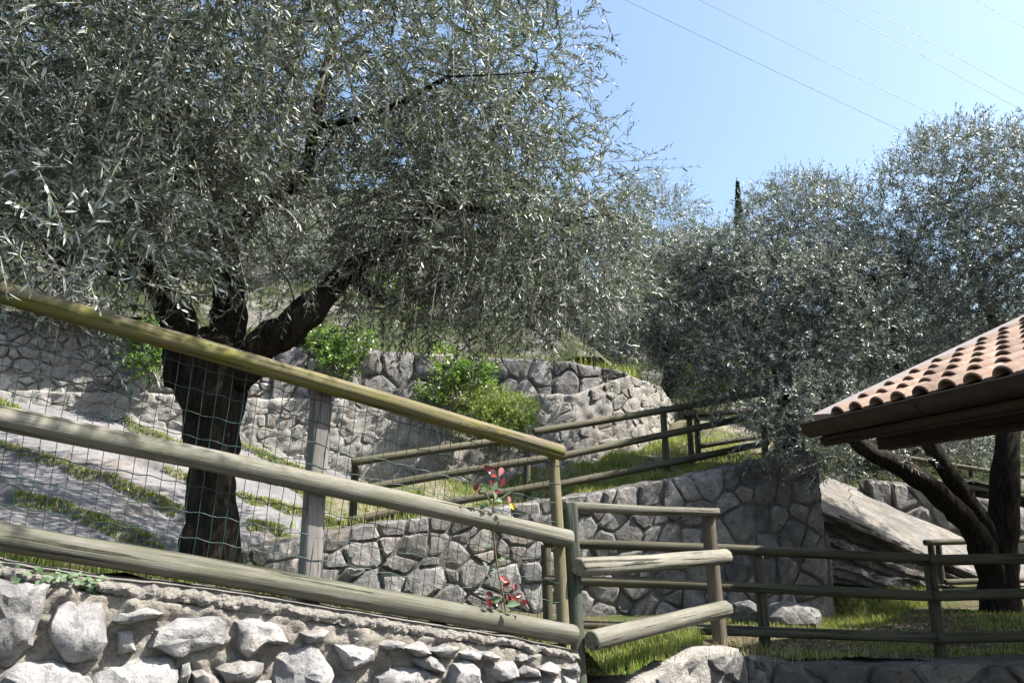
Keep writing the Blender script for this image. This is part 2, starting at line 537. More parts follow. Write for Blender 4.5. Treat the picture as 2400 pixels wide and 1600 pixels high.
class WallFace:
    """a standing face along a plan line (left to right as seen from the path) between a foot and a top profile"""
    def __init__(s, line, zb, zt):
        s.line, s.us = polyline([V((p[0], p[1], 0)) for p in line])
        s.zb, s.zt = list(zb), list(zt)
        s.L = s.us[-1]
        s.nrm = []
        for i in range(len(s.line)):
            d = s.line[min(i + 1, len(s.line) - 1)] - s.line[max(i - 1, 0)]
            d.normalize()
            s.nrm.append(V((d.y, -d.x, 0)))
    def top(s, u): return interp(s.us, s.zt, u)
    def foot(s, u): return interp(s.us, s.zb, u)
    def p(s, u, z, out=0.0):
        b = interp(s.us, s.line, u)
        n = interp(s.us, s.nrm, u).normalized()
        if u < 0: b = s.line[0] + (s.line[1] - s.line[0]).normalized() * u
        if u > s.L: b = s.line[-1] + (s.line[-1] - s.line[-2]).normalized() * (u - s.L)
        return V((b.x + n.x * out, b.y + n.y * out, z))

def wall_body(face, thick, step, mat, name, parent, amp=0.012, freq=7, top_noise=0.015, lift=0.0):
    nu = max(2, int(face.L / step))
    verts, faces = [], []
    h = max(t - b for t, b in zip(face.zt, face.zb))
    nv = max(2, int(h / step))
    rows = nv + 5
    for i in range(nu + 1):
        u = face.L * i / nu
        zb, zt = face.foot(u), face.top(u)
        for j in range(nv + 1):
            z = zb + (zt - zb) * j / nv
            p = face.p(u, z, 0)
            d = lift + amp * (fbm(p * freq, 3) + 0.5 * fbm(p * freq * 3.1, 2))
            if j == nv: d -= 0.008
            p = face.p(u, z + (top_noise * noise.noise(p * 5) if j == nv else 0), d)
            verts.append(p)
        for f in (0.25, 0.65, 1.0):
            p = face.p(u, zt, -thick * f)
            verts.append(p + V((0, 0, top_noise * noise.noise(p * 5) + (0.006 if f < 1 else 0))))
        verts.append(face.p(u, zb, -thick))
    for i in range(nu):
        for j in range(rows - 1):
            a = i * rows + j
            b = a + rows
            faces.append((a, b, b + 1, a + 1))
    faces.append(tuple(range(rows)))
    faces.append(tuple(nu * rows + j for j in range(rows - 1, -1, -1)))
    return put(name, mesh(name, verts, faces, mat), parent)

def clip_half(poly, a, b, wa=0.0, wb=0.0):
    """keep the part of poly nearer to a than to b (weighted)"""
    nx, ny = b[0] - a[0], b[1] - a[1]
    sh = (wa - wb) / (2 * (nx * nx + ny * ny) + 1e-9)
    mx, my = (a[0] + b[0]) / 2 + nx * sh, (a[1] + b[1]) / 2 + ny * sh
    out = []
    n = len(poly)
    for i in range(n):
        p, q = poly[i], poly[(i + 1) % n]
        dp = (p[0] - mx) * nx + (p[1] - my) * ny
        dq = (q[0] - mx) * nx + (q[1] - my) * ny
        if dp <= 0: out.append(p)
        if (dp < 0 < dq) or (dq < 0 < dp):
            t = dp / (dp - dq)
            out.append((p[0] + (q[0] - p[0]) * t, p[1] + (q[1] - p[1]) * t))
    return out

def cells(w, h, size, aspect, rnd, jitter=0.36, size_var=None):
    """irregular cells that fill a w x h rectangle"""
    sx, sy = size * aspect, size
    sites = []
    rows = max(1, round(h / sy))
    for j in range(rows):
        cols = max(1, round(w / sx))
        for i in range(cols):
            x = (i + 0.5 + (0.25 if j % 2 else -0.25)) * w / cols + rnd.uniform(-jitter, jitter) * sx
            y = (j + 0.5) * h / rows + rnd.uniform(-jitter, jitter) * h / rows
            if rnd.random() < 0.08: continue
            sites.append((x, y))
    out = []
    wt = [(rnd.uniform(0, .85) * size) ** 2 for _ in sites]
    for i, s in enumerate(sites):
        near = sorted(range(len(sites)), key=lambda k: ((sites[k][0] - s[0]) / aspect) ** 2 + (sites[k][1] - s[1]) ** 2)[1:22]
        poly = [(0, 0), (w, 0), (w, h), (0, h)]
        sa = (s[0] / aspect, s[1])
        poly = [(x / aspect, y) for x, y in poly]
        for k in near:
            poly = clip_half(poly, sa, (sites[k][0] / aspect, sites[k][1]), wt[i], wt[k])
            if len(poly) < 3: break
        if len(poly) >= 3: out.append([(x * aspect, y) for x, y in poly])
    return out

def shrink(poly, gap):
    cx = sum(p[0] for p in poly) / len(poly); cy = sum(p[1] for p in poly) / len(poly)
    out = []
    for x, y in poly:
        d = math.hypot(x - cx, y - cy)
        f = max(0.35, (d - gap) / d) if d > 1e-6 else 1
        out.append((cx + (x - cx) * f, cy + (y - cy) * f))
    return out

def stone_mesh(poly, place, relief, rnd, mat, near=False, rounded=True, sink=0.03):
    """a wall stone from its outline: place(u, z, out) gives the point"""
    pts = list(poly)
    # drop very short edges
    q = []
    for p in pts:
        if not q or math.hypot(p[0] - q[-1][0], p[1] - q[-1][1]) > 0.02: q.append(p)
    pts = q if len(q) >= 3 else pts
    if rounded:
        cut = []
        for i in range(len(pts)):
            a, b = pts[i], pts[(i + 1) % len(pts)]
            for t in (0.13, 0.87):
                cut.append((a[0] + (b[0] - a[0]) * t, a[1] + (b[1] - a[1]) * t))
        pts = cut
    if not near:
        cut = []
        oo = V((rnd.uniform(-40, 40), rnd.uniform(-40, 40), 0))
        for i in range(len(pts)):
            a, b = pts[i], pts[(i + 1) % len(pts)]
            L_ = math.hypot(b[0] - a[0], b[1] - a[1])
            m = 1 if L_ < .06 else 2 if L_ < .14 else 3
            for t in range(m):
                x, y = a[0] + (b[0] - a[0]) * t / m, a[1] + (b[1] - a[1]) * t / m
                if t: x += .018 * noise.noise(V((x * 12, y * 12, 1)) + oo); y += .018 * noise.noise(V((x * 12, y * 12, 8)) + oo)
                cut.append((x, y))
        pts = cut
    if near:
        cut = []
        for i in range(len(pts)):
            a, b = pts[i], pts[(i + 1) % len(pts)]
            m = max(1, int(math.hypot(b[0] - a[0], b[1] - a[1]) / 0.022))
            for t in range(m):
                cut.append((a[0] + (b[0] - a[0]) * t / m, a[1] + (b[1] - a[1]) * t / m))
        pts = cut
    n = len(pts)
    cx = sum(p[0] for p in pts) / n; cy = sum(p[1] for p in pts) / n
    size = max(math.hypot(p[0] - cx, p[1] - cy) for p in pts)
    tu, tv = rnd.uniform(-.6, .6) * relief / size, rnd.uniform(-.4, .6) * relief / size
    off = V((rnd.uniform(-40, 40), rnd.uniform(-40, 40), rnd.uniform(-40, 40)))
    ang = rnd.uniform(0, 6.28)
    rk = rnd.uniform(0.2, 0.55) * relief
    rings = [(1.0, -sink), (0.97, relief * .35), (0.86, relief * .85), (0.62, relief * 1.05), (0.32, relief * 1.12)] if near else \
            [(1.0, -sink), (0.965, relief * .6), (0.80, relief)]
    verts, faces = [], []
    def pt(u, v, o, k):
        if o > 0:
            ridge = abs((u - cx) * math.cos(ang) + (v - cy) * math.sin(ang)) / size
            o += tu * (u - cx) + tv * (v - cy) - rk * ridge
            if near:
                nn = noise.noise(V((u * 11, v * 11, 0)) + off)
                o += relief * (0.42 * nn + 0.2 * noise.noise(V((u * 31, v * 31, 3)) + off))
                o = max(o, -0.01)
            else:
                o += relief * (0.35 * noise.noise(V((u * 9, v * 9, 0)) + off) + 0.2 * noise.noise(V((u * 23, v * 23, 3)) + off))
        du = noise.noise(V((u * 14, v * 14, 7)) + off) * (0.012 if near else 0.006)
        dv = noise.noise(V((u * 14, v * 14, 19)) + off) * (0.012 if near else 0.006)
        return place(u + du, v + dv, o)
    for s, o in rings:
        for u, v in pts:
            jit = 1 + rnd.uniform(-.05, .05) * (1 if s < .99 else 0)
            verts.append(pt(cx + (u - cx) * s * jit, cy + (v - cy) * s * jit, o, s))
    verts.append(pt(cx, cy, relief * (1.12 if near else 1.05), 0))
    for r in range(len(rings) - 1):
        for i in range(n):
            j = (i + 1) % n
            faces.append((r * n + i, r * n + j, (r + 1) * n + j, (r + 1) * n + i))
    r = len(rings) - 1
    for i in range(n):
        faces.append((r * n + i, r * n + (i + 1) % n, len(verts) - 1))
    me = mesh('stone', verts, faces, mat, smooth=True)
    me.set_sharp_from_angle(angle=math.radians(34 if near else 24))
    return me

def lay_stones(face, parent, size, aspect, gap, relief, mat, seed, z0=None, z1=None, u0=None, u1=None, jitter=0.36, keep=1.0):
    rnd = random.Random(seed)
    u0 = 0 if u0 is None else u0
    u1 = face.L if u1 is None else u1
    h = sum(t - b for t, b in zip(face.zt, face.zb)) / len(face.zt)
    W = u1 - u0
    for poly in cells(W, h, size, aspect, rnd, jitter):
        if rnd.random() > keep: continue
        poly = shrink(poly, gap * rnd.uniform(.6, 1.5))
        def place(u, v, o):
            uu = u0 + u
            f = v / h
            z = face.foot(uu) + (face.top(uu) - face.foot(uu)) * f
            return face.p(uu, z, o)
        zc = place(sum(p[0] for p in poly) / len(poly), sum(p[1] for p in poly) / len(poly), 0).z
        if z0 is not None and zc < z0: continue
        put('stone', stone_mesh(poly, place, relief * rnd.uniform(.6, 1.4), rnd, mat), parent)

def idw(ctrl, power=3.0):
    A = np.array([(p.x, p.y, p.z) for p in ctrl])
    def f(X, Y):
        d2 = (A[:, 0] - X) ** 2 + (A[:, 1] - Y) ** 2 + 1e-4
        w = d2 ** (-power / 2)
        return float((w * A[:, 2]).sum() / w.sum())
    return f

def loft(name, front, back, nu, nv, mat, zfun=None, amp=0.03, freq=2.0, kind='structure', extra=None, blend=0):
    F, fu = polyline(front); B, bu = polyline(back)
    verts, faces = [], []
    for i in range(nu + 1):
        s = i / nu
        a = interp(fu, F, s * fu[-1]); b = interp(bu, B, s * bu[-1])
        for j in range(nv + 1):
            t = j / nv
            p = a.lerp(b, t)
            k = min(1.0, t * blend) if blend else 1.0
            if zfun: p.z = a.z * (1 - k) + zfun(p.x, p.y) * k
            p.z += k * amp * fbm(V((p.x, p.y, 0)) * freq, 4)
            if extra: p.z += k * extra(s, t, p)
            verts.append(p)
    for i in range(nu):
        for j in range(nv):
            a = i * (nv + 1) + j
            faces.append((a, a + nv + 1, a + nv + 2, a + 1))
    o = put(name, mesh(name, verts, faces, mat))
    tag(o, kind=kind)
    return o, verts

# ------------------------------------------------------------------ key survey lines
# near fence: a vertical plane
FA, FB = V((-1.87, 2.40, 0)), V((0.28, 3.59, 0))
FD = (FB - FA).normalized()
FN = V((FD.y, -FD.x, 0))                     # towards the path
def near(x, y, back=0.0):
    return on_plane(x, y, FA - FN * back, FN)

# mid retaining wall
MIDX = [(430, 1320, 6.3), (560, 1290, 6.4), (700, 1262, 6.9), (800, 1237, 7.2), (1100, 1193, 7.7), (1330, 1163, 8.0), (1580, 1117, 8.2), (1760, 1080, 8.3), (1905, 1050, 8.4)]
MIDTOP = [at(*p) for p in MIDX]
MID_LINE = [(p.x, p.y) for p in MIDTOP]
MID_ZT = [p.z for p in MIDTOP]
# upper retaining wall
UPX = [(-500, 7.6), (-100, 8.2), (200, 8.6), (620, 9.2), (1000, 9.8), (1350, 10.3), (1480, 10.7), (1555, 11.4), (1585, 12.6)]
UPL = [at(x, 1000, Y) for x, Y in UPX]
UP_LINE = [(p.x, p.y) for p in UPL]

# ------------------------------------------------------------------ the ground
g = put('ground', mesh('ground', [(-900, -900, 0), (900, -900, 0), (900, 900, 0), (-900, 900, 0)], [(0, 1, 2, 3)], M['ground']))
tag(g, kind='structure')

capback = []
for x, y in ((-300, 1237), (0, 1316), (230, 1352), (420, 1370), (600, 1395), (800, 1428), (1000, 1460), (1200, 1492), (1330, 1520)):
    p = on_plane(x, y, FA + FN * .07, FN)
    capback += [p - FN * .14 + V((0, 0, -.012)), p - FN * .42 + V((0, 0, -.02)), p - FN * .7 + V((0, 0, -.03))]
h1 = idw(capback + [at(500, 1345, 4.7), at(300, 1300, 4.2), at(900, 1445, 5.5), at(1000, 1440, 7.2), at(1400, 1455, 7.6), at(1900, 1462, 8.2),
     at(1770, 1532, 5.9), at(2200, 1538, 5.9), at(2600, 1530, 6), at(2340, 1432, 7.7), at(2000, 1372, 9.3), at(2150, 1360, 9.5), at(2600, 1380, 9.5),
     at(1420, 1575, 4.0), at(1500, 1535, 4.5), at(1650, 1520, 4.9), at(1600, 1500, 6.0), at(700, 1390, 5.3), at(1300, 1470, 6.2), at(420, 1330, 5.4), at(0, 1290, 4.6), at(-500, 1240, 4.2)], 3.5)
front1 = [V((-4.6, 0.75, 0)), FA - FN * .06 + FD * -0.2, FB - FN * .06, at(1395, 1600, 3.75), at(1470, 1600, 4.05), at(1600, 1540, 4.7), at(1760, 1560, 5.55), at(2200, 1560, 5.5), V((7.5, 5.4, 0))]
back1 = [V((-6.5, 4.4, 0)), V((-3.6, 5.3, 0)), V((-2.6, 6.0, 0)), V((MID_LINE[2][0], MID_LINE[2][1] + .1, 0)), V((MID_LINE[4][0], MID_LINE[4][1] + .1, 0)), V((MID_LINE[6][0], MID_LINE[6][1] + .1, 0)), V((3.7, 8.9, 0)), V((4.3, 10.0, 0)), V((11, 10.5, 0))]
loft('terrace_ground', front1, back1, 150, 70, M['terrace'], h1, 0.03, 2.5)

h2 = idw([at(600, 1256, 6.9), at(700, 1238, 7.2), at(830, 1226, 7.6), at(1000, 1213, 7.9), at(1230, 1190, 8.3), at(1400, 1158, 8.6), at(1560, 1122, 8.8), at(1680, 1098, 9.0), at(1760, 1082, 8.9), at(1900, 1060, 8.9),
     at(1000, 1125, 9.6), at(1350, 1098, 10.2), at(1450, 1066, 10.5), at(1560, 1040, 11), at(1620, 990, 12), at(1900, 1010, 11), at(760, 1160, 8.6), at(800, 1135, 9.2), at(2000, 1100, 10.4)], 3.5)
front2 = [V((p.x - .02, p.y + .10, p.z - .012)) for p in MIDTOP[1:]]
back2 = [V((p[0], p[1] + .12, 0)) for p in UP_LINE[3:]] + [V((3.4, 11.9, 0)), V((4.3, 10.9, 0))]
loft('ramp_path', front2, back2, 110, 60, M['ramp'], h2, 0.03, 2.5, blend=7)

# tilted limestone beds left of and behind the big olive
hr_pts = ([at(0, 1285, 5.0), at(200, 1300, 5.2), at(330, 1275, 5.7), at(440, 1258, 6.2), at(560, 1240, 6.7), at(700, 1228, 7.1), at(0, 1030, 7.0), at(430, 1040, 8.3), at(620, 1070, 9.0), at(760, 1100, 9.2), at(830, 1120, 9.4),
     at(230, 985, 8.4), at(0, 950, 8.0), at(-400, 1250, 4.6), at(-400, 920, 7.5), at(200, 1140, 6.6), at(600, 1150, 7.9), at(-200, 1130, 5.8)])
def quad(ctrl):
    A = np.array([[1, p.x, p.y, p.x * p.x, p.x * p.y, p.y * p.y] for p in ctrl]); b = np.array([p.z for p in ctrl])
    c = np.linalg.lstsq(A, b, rcond=None)[0]
    return lambda X, Y: float(c @ np.array([1, X, Y, X * X, X * Y, Y * Y]))
def beds(s, t, p):
    k = (t + 1.15 * s) * 3.9 + 0.35 * noise.noise(V((s * 5, t * 2, 1))) + 0.10 * noise.noise(V((s * 30, t * 9, 4)))
    f = k - math.floor(k)
    e = max(0.0, (f - 0.93) / 0.07); e = e * e * (3 - 2 * e)
    amp = 0.10 + 0.05 * noise.noise(V((s * 4, math.floor(k) * 3.1, 0)))
    return amp * (math.floor(k) + e - k) * (1 if t < .97 else 0.3) + 0.006 * fbm(p * 7, 3)
hr = quad(hr_pts)
frontr = [V((x, y, h1(x, y) - .02)) for x, y in ((-6.6, 4.2), (-3.7, 5.1), (-2.75, 5.75))] + [V((-2.3, 6.85, at(560, 1285, 6.8).z)), V((-1.35, 7.7, at(800, 1242, 7.6).z))]
backr = [V((p[0], p[1] + .12, 0)) for p in UP_LINE[:4]] + [V((-1.7, 9.5, 0))]
rock_o, rock_v = loft('rock_outcrop', frontr, backr, 210, 150, M['rock'], hr, 0.015, 2.0, extra=beds, blend=14)

# rocky hillside above the walls
ft3 = [V(p) for p in ((-11, 7.4, 4.3), (-5.6, 8.3, 4.4), (-3.2, 9.3, 4.3), (0, 10.3, 4.25), (1.6, 10.95, 4.15), (2.35, 11.7, 4.05), (2.75, 12.5, 3.8), (3.6, 11.9, 3.1), (4.6, 11.1, 2.5), (9, 11.0, 2.3), (18, 11, 2.3))]
bk3 = [V(p) for p in ((-45, 27, 18), (-20, 27, 17.5), (-11, 27, 17), (-5, 27, 16), (0, 27, 13.6), (4, 27, 11.8), (8, 27, 11), (14, 28, 10.5), (22, 28, 10.5), (32, 28, 10), (48, 28, 9))]
hill_o, hill_v = loft('hillside', ft3, bk3, 120, 70, M['hill'], None, 0.55, 0.45)
bk4 = [V((p.x * 1.5, 60, p.z - 8)) for p in bk3]
loft('hilltop', bk3, bk4, 30, 8, M['hill'], None, 0.55, 0.45)

# rock outcrop with smooth sloping top behind the right lawn
def outcrop():
    cols = []
    for x in (1880, 1960, 2060, 2150, 2230, 2330, 2450):
        cols.append(((x, 1330 + (x - 1880) * .11, 9.0 + (x - 1880) * .0005), (x, min(1318 + (x - 1880) * .11, 1170 + (x - 1880) * .42), 9.25), (x + 60, 1118 + (x - 1880) * .40, 10.9)))
    C = [[at(*q) for q in c] for c in cols]
    nu, nf, nt = 110, 44, 30
    verts, faces = [], []
    for i in range(nu + 1):
        s = i / nu * (len(C) - 1)
        k = min(int(s), len(C) - 2); f = s - k
        b, e, t = [C[k][m].lerp(C[k + 1][m], f) for m in range(3)]
        b = b - V((0, 0, .15))
        for j in range(nf + 1):
            h = j / nf
            p = b.lerp(e, h)
            hh = h + 0.07 * noise.noise(V((p.x * 2.3, 3, p.z)))
            prof = 0.30 if hh < .22 else 0.16 if hh < .45 else 0.05 if hh < .62 else -0.12 if hh < .84 else 0.02
            lay = (p.z + 0.42 * p.x) * 9.0 + 0.6 * noise.noise(p * 2.6)
            d = prof + 0.05 * (math.floor(lay) % 3 - 1) + 0.09 * fbm(p * 4.0, 4) * (1 - .7 * h) + 0.025 * fbm(p * 13, 3)
            p = p + V((0.1, -1, 0.05)) * d * min(1, (nf - j) / 3)
            verts.append(p)
        for j in range(1, nt + 1):
            p = e.lerp(t, j / nt)
            p.z += 0.018 * fbm(p * 2.5, 4)
            verts.append(p)
    R = nf + nt + 1
    for i in range(nu):
        for j in range(R - 1):
            a = i * R + j
            faces.append((a, a + R, a + R + 1, a + 1))
    me = mesh('rock_outcrop', verts, faces, M['rock2'])
    me.set_sharp_from_angle(angle=math.radians(32))
    o = put('rock_outcrop', me)
    tag(o, kind='structure')
outcrop()

# ------------------------------------------------------------------ stone walls
def near_wall():
    W = empty('stone_wall', (-0.8, 2.9, 0))
    tag(W, 'low foreground wall of pale rough stones in sandy mortar, log fence on it', 'stone wall')
    off = 0.07
    xs = [-260, 0, 230, 420, 600, 800, 1000, 1200, 1352]
    ytop = [1248, 1316, 1352, 1370, 1395, 1428, 1460, 1492, 1525]     # upper edge of the coping
    ybot = [1290, 1352, 1388, 1412, 1432, 1465, 1490, 1517, 1546]
    base = FA + FN * off
    top = [on_plane(x, y, base, FN) for x, y in zip(xs, ytop)]
    bot = [on_plane(x, y, base, FN) for x, y in zip(xs, ybot)]
    top.insert(0, top[0] - FD * 1.5 + V((0, 0, .30)))
    bot.insert(0, bot[0] - FD * 1.5 + V((0, 0, .30)))
    face = WallFace([(p.x, p.y) for p in bot], [-0.05] * len(bot), [p.z for p in bot])
    wall_body(face, 0.30, 0.016, M['mortar'], 'mortar_bed', W, 0.03, 9, 0.01, .012)
    cf = WallFace([(p.x, p.y) for p in top], [p.z for p in bot], [p.z for p in top])
    cf.zb = [z + 0.004 for z in cf.zb]
    # coping, slightly proud
    nu = 560
    verts, faces = [], []
    R = 13
    for i in range(nu + 1):
        u = cf.L * i / nu
        zb, zt = cf.foot(u), cf.top(u)
        wob = 0.016 * noise.noise(V((u * 6, 2, 0))) + 0.014 * noise.noise(V((u * 19, 5, 0)))
        zl = zb - .004 + wob
        ring = [(-.02, zl - .004)] + [(0.012 + .012 * math.sin(math.pi * m / 6), zl + (zt - .006 - zl) * m / 7) for m in range(8)] + [(0.014, zt), (-0.10, zt + .004), (-0.27, zt), (-0.28, zb)]
        for k, (o, z) in enumerate(ring):
            p = cf.p(u, z, o)
            if 1 <= k <= 8:
                am = 1.0 - .085 * k
                d = am * (0.020 * fbm(p * 24, 4) - 0.012 * max(0, noise.noise(p * 11))) + 0.006 * noise.noise(p * 75)
                dz = 0.006 * noise.noise(p * 50 + V((9, 0, 0)))
            else:
                d, dz = 0.004 * noise.noise(p * 20), 0.005 * noise.noise(p * 14)
            verts.append(cf.p(u, z + dz, o + d))
    for i in range(nu):
        for j in range(R):
            a = i * R + j; b = i * R + (j + 1) % R
            faces.append((a, a + R, b + R, b))
    faces.append(tuple(range(R))); faces.append(tuple(nu * R + j for j in range(R - 1, -1, -1)))
    put('coping', mesh('coping', verts, faces, M['concrete'], False), W)
    # the stones, each from its own outline
    Z2 = [  # outlines in the left quarter
        [(-60, 880), (320, 930), (250, 1130), (200, 1300), (80, 1420), (-60, 1440)],
        [(480, 990), (590, 985), (670, 1010), (720, 1270), (660, 1380), (450, 1400), (380, 1200), (420, 1050)],
        [(780, 1130), (830, 1085), (1000, 1055), (1130, 1070), (1050, 1110), (880, 1150)],
        [(810, 1215), (915, 1210), (920, 1330), (810, 1350)],
        [(1090, 1200), (1250, 1140), (1490, 1115), (1540, 1150), (1520, 1290), (1210, 1360), (1050, 1300)],
        [(1620, 1160), (1740, 1130), (1880, 1170), (1960, 1270), (1810, 1290), (1700, 1370), (1640, 1310)],
        [(2080, 1210), (2200, 1185), (2260, 1200), (2240, 1260), (2100, 1270)],
        [(1880, 1390), (2120, 1310), (2240, 1480), (2220, 1600), (1900, 1620)],
        [(60, 1480), (330, 1410), (520, 1480), (600, 1568), (600, 1750), (0, 1750), (0, 1540)],
        [(700, 1500), (960, 1390), (1140, 1400), (1190, 1480), (1180, 1750), (640, 1750), (650, 1560)],
        [(1250, 1430), (1300, 1410), (1310, 1480), (1290, 1590), (1230, 1590)],
        [(1500, 1470), (1640, 1400), (1800, 1420), (1790, 1500), (1700, 1540), (1560, 1545)],
        [(1330, 1500), (1380, 1475), (1520, 1560), (1560, 1720), (1320, 1720)],
        [(1620, 1580), (1840, 1560), (1850, 1760), (1600, 1760)],
        [(-500, 800), (-100, 870), (-110, 1300), (-480, 1250)], [(-500, 1300), (-90, 1460), (-60, 1750), (-500, 1700)]]
    Z4 = [[(245, 1310), (370, 1300), (500, 1350), (530, 1420), (420, 1470), (320, 1460)],
        [(510, 1290), (600, 1265), (700, 1290), (690, 1320), (560, 1330)], [(710, 1320), (820, 1280), (880, 1340), (770, 1360)],
        [(890, 1340), (980, 1300), (1060, 1310), (1030, 1380), (940, 1380)], [(1070, 1350), (1150, 1320), (1220, 1370), (1200, 1400), (1100, 1390)],
        [(1215, 1350), (1300, 1345), (1340, 1370), (1320, 1400), (1240, 1390)], [(540, 1520), (700, 1470), (830, 1460), (950, 1510), (960, 1740), (520, 1740)],
        [(740, 1390), (870, 1370), (960, 1420), (970, 1480), (840, 1450)], [(1050, 1450), (1120, 1410), (1180, 1450), (1240, 1560), (1250, 1740), (1010, 1740), (1020, 1540)],
        [(1270, 1450), (1370, 1405), (1440, 1420), (1440, 1500), (1360, 1540), (1280, 1510)], [(1460, 1490), (1540, 1440), (1610, 1470), (1620, 1510), (1530, 1520)],
        [(1640, 1470), (1720, 1425), (1790, 1470), (1700, 1510)], [(1800, 1460), (1890, 1430), (1900, 1480), (1850, 1485)],
        [(1800, 1530), (1890, 1500), (1910, 1740), (1790, 1740)], [(1500, 1560), (1620, 1545), (1680, 1740), (1480, 1740)], [(1280, 1580), (1420, 1550), (1450, 1740), (1270, 1740)],
        [(150, 1570), (250, 1540), (420, 1600), (450, 1740), (140, 1740)], [(1690, 1550), (1770, 1545), (1780, 1640), (1700, 1650)]]
    rnd = random.Random(5)
    taken = []
    O = face.p(0, 0, 0)
    D = (face.p(1, 0, 0) - O)
    for zx, polys in ((0, Z2), (700, Z4)):
        for poly in polys:
            uv = []
            for x, y in poly:
                P = on_plane(zx + x * .3406, 1066 + y * .3406, base, FN)
                uv.append(((P - O).dot(D), P.z))
            mu = sum(p[0] for p in uv) / len(uv); mz = sum(p[1] for p in uv) / len(uv)
            uv = [(mu + (a - mu) * 1.19, mz + (b - mz) * 1.17) for a, b in uv]
            big = max(p[0] for p in uv) - min(p[0] for p in uv)
            taken.append((mu, mz, big * .5, (max(p[1] for p in uv) - min(p[1] for p in uv)) * .5))
            put('stone', stone_mesh(uv, face.p, min(0.085, 0.045 + 0.16 * big) * rnd.uniform(.8, 1.2), rnd, M['lime'], near=True, rounded=False, sink=0.05), W)
    # small fragments bedded between the large stones
    n = 0
    for _ in range(2600):
        if n >= 110: break
        u = rnd.uniform(.25, face.L - .02); z = face.top(u) - rnd.uniform(.03, .42)
        r = rnd.uniform(.014, .034)
        if any(((u - a) / (ru + r * .8)) ** 2 + ((z - b) / (rz + r * .8)) ** 2 < 1.0 for a, b, ru, rz in taken): continue
        taken.append((u, z, r * 1.1, r)); n += 1
        m = rnd.randint(5, 7); ph = rnd.uniform(0, 6.28); sx = rnd.uniform(.9, 1.7)
        uv = [(u + sx * r * rnd.uniform(.75, 1.15) * math.cos(ph + 6.283 * k / m), z + r * rnd.uniform(.7, 1.15) * math.sin(ph + 6.283 * k / m)) for k in range(m)]
        put('stone', stone_mesh(uv, face.p, rnd.uniform(.02, .05), rnd, M['lime'], rounded=True, sink=.05), W)
    # lower courses below the picture
    for i in range(5):
        for j in range(3):
            u0 = 0.02 + i * 0.29 + rnd.uniform(-.03, .03); z0 = face.top(u0) - .24 - j * .21
            uv = [(u0 + rnd.uniform(0, .05), z0), (u0 + .25, z0 + rnd.uniform(0, .04)), (u0 + .26, z0 + .15), (u0 + .12, z0 + .185), (u0, z0 + .12)]
            put('stone', stone_mesh(uv, face.p, .05, rnd, M['lime'], near=True, rounded=False, sink=.05), W)
    for i in range(13):
        for j in range(4):
            u0 = 0.1 + i * 0.33 + rnd.uniform(-.04, .04); z0 = 0.05 + j * 0.22
            ztop = face.top(u0) - 0.38 - 0.1
            if z0 + .2 > ztop - .12: continue
            uv = [(u0 + rnd.uniform(0, .06), z0), (u0 + .27, z0 + rnd.uniform(0, .05)), (u0 + .28, z0 + .17), (u0 + .12, z0 + .2), (u0, z0 + .12)]
            put('stone', stone_mesh(uv, face.p, .04, rnd, M['lime'], rounded=True, sink=.05), W)
near_wall()

def mid_wall():
    W = empty('retaining_wall', (0.5, 8.0, 0.6))
    tag(W, 'grey stone retaining wall in tree shade below the sloping log fence', 'stone wall')
    face = WallFace(MID_LINE, [0.25] * len(MID_LINE), MID_ZT)
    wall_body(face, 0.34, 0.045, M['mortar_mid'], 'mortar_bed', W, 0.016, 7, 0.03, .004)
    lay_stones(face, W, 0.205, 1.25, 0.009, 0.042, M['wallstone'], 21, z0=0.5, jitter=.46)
    # return at the corner
    e = MID_LINE[-1]
    f2 = WallFace([(e[0] + .015, e[1] + .02), (e[0] + .10, e[1] + .5), (e[0] + .3, e[1] + 1.6)], [.25] * 3, [MID_ZT[-1] - .01, MID_ZT[-1] - .02, MID_ZT[-1] - .1])
    wall_body(f2, 0.30, 0.045, M['mortar_mid'], 'mortar_bed', W, 0.02, 6, 0.03, .015)
    lay_stones(f2, W, 0.2, 1.2, 0.011, 0.045, M['wallstone'], 22, z0=0.5, jitter=.46)
mid_wall()

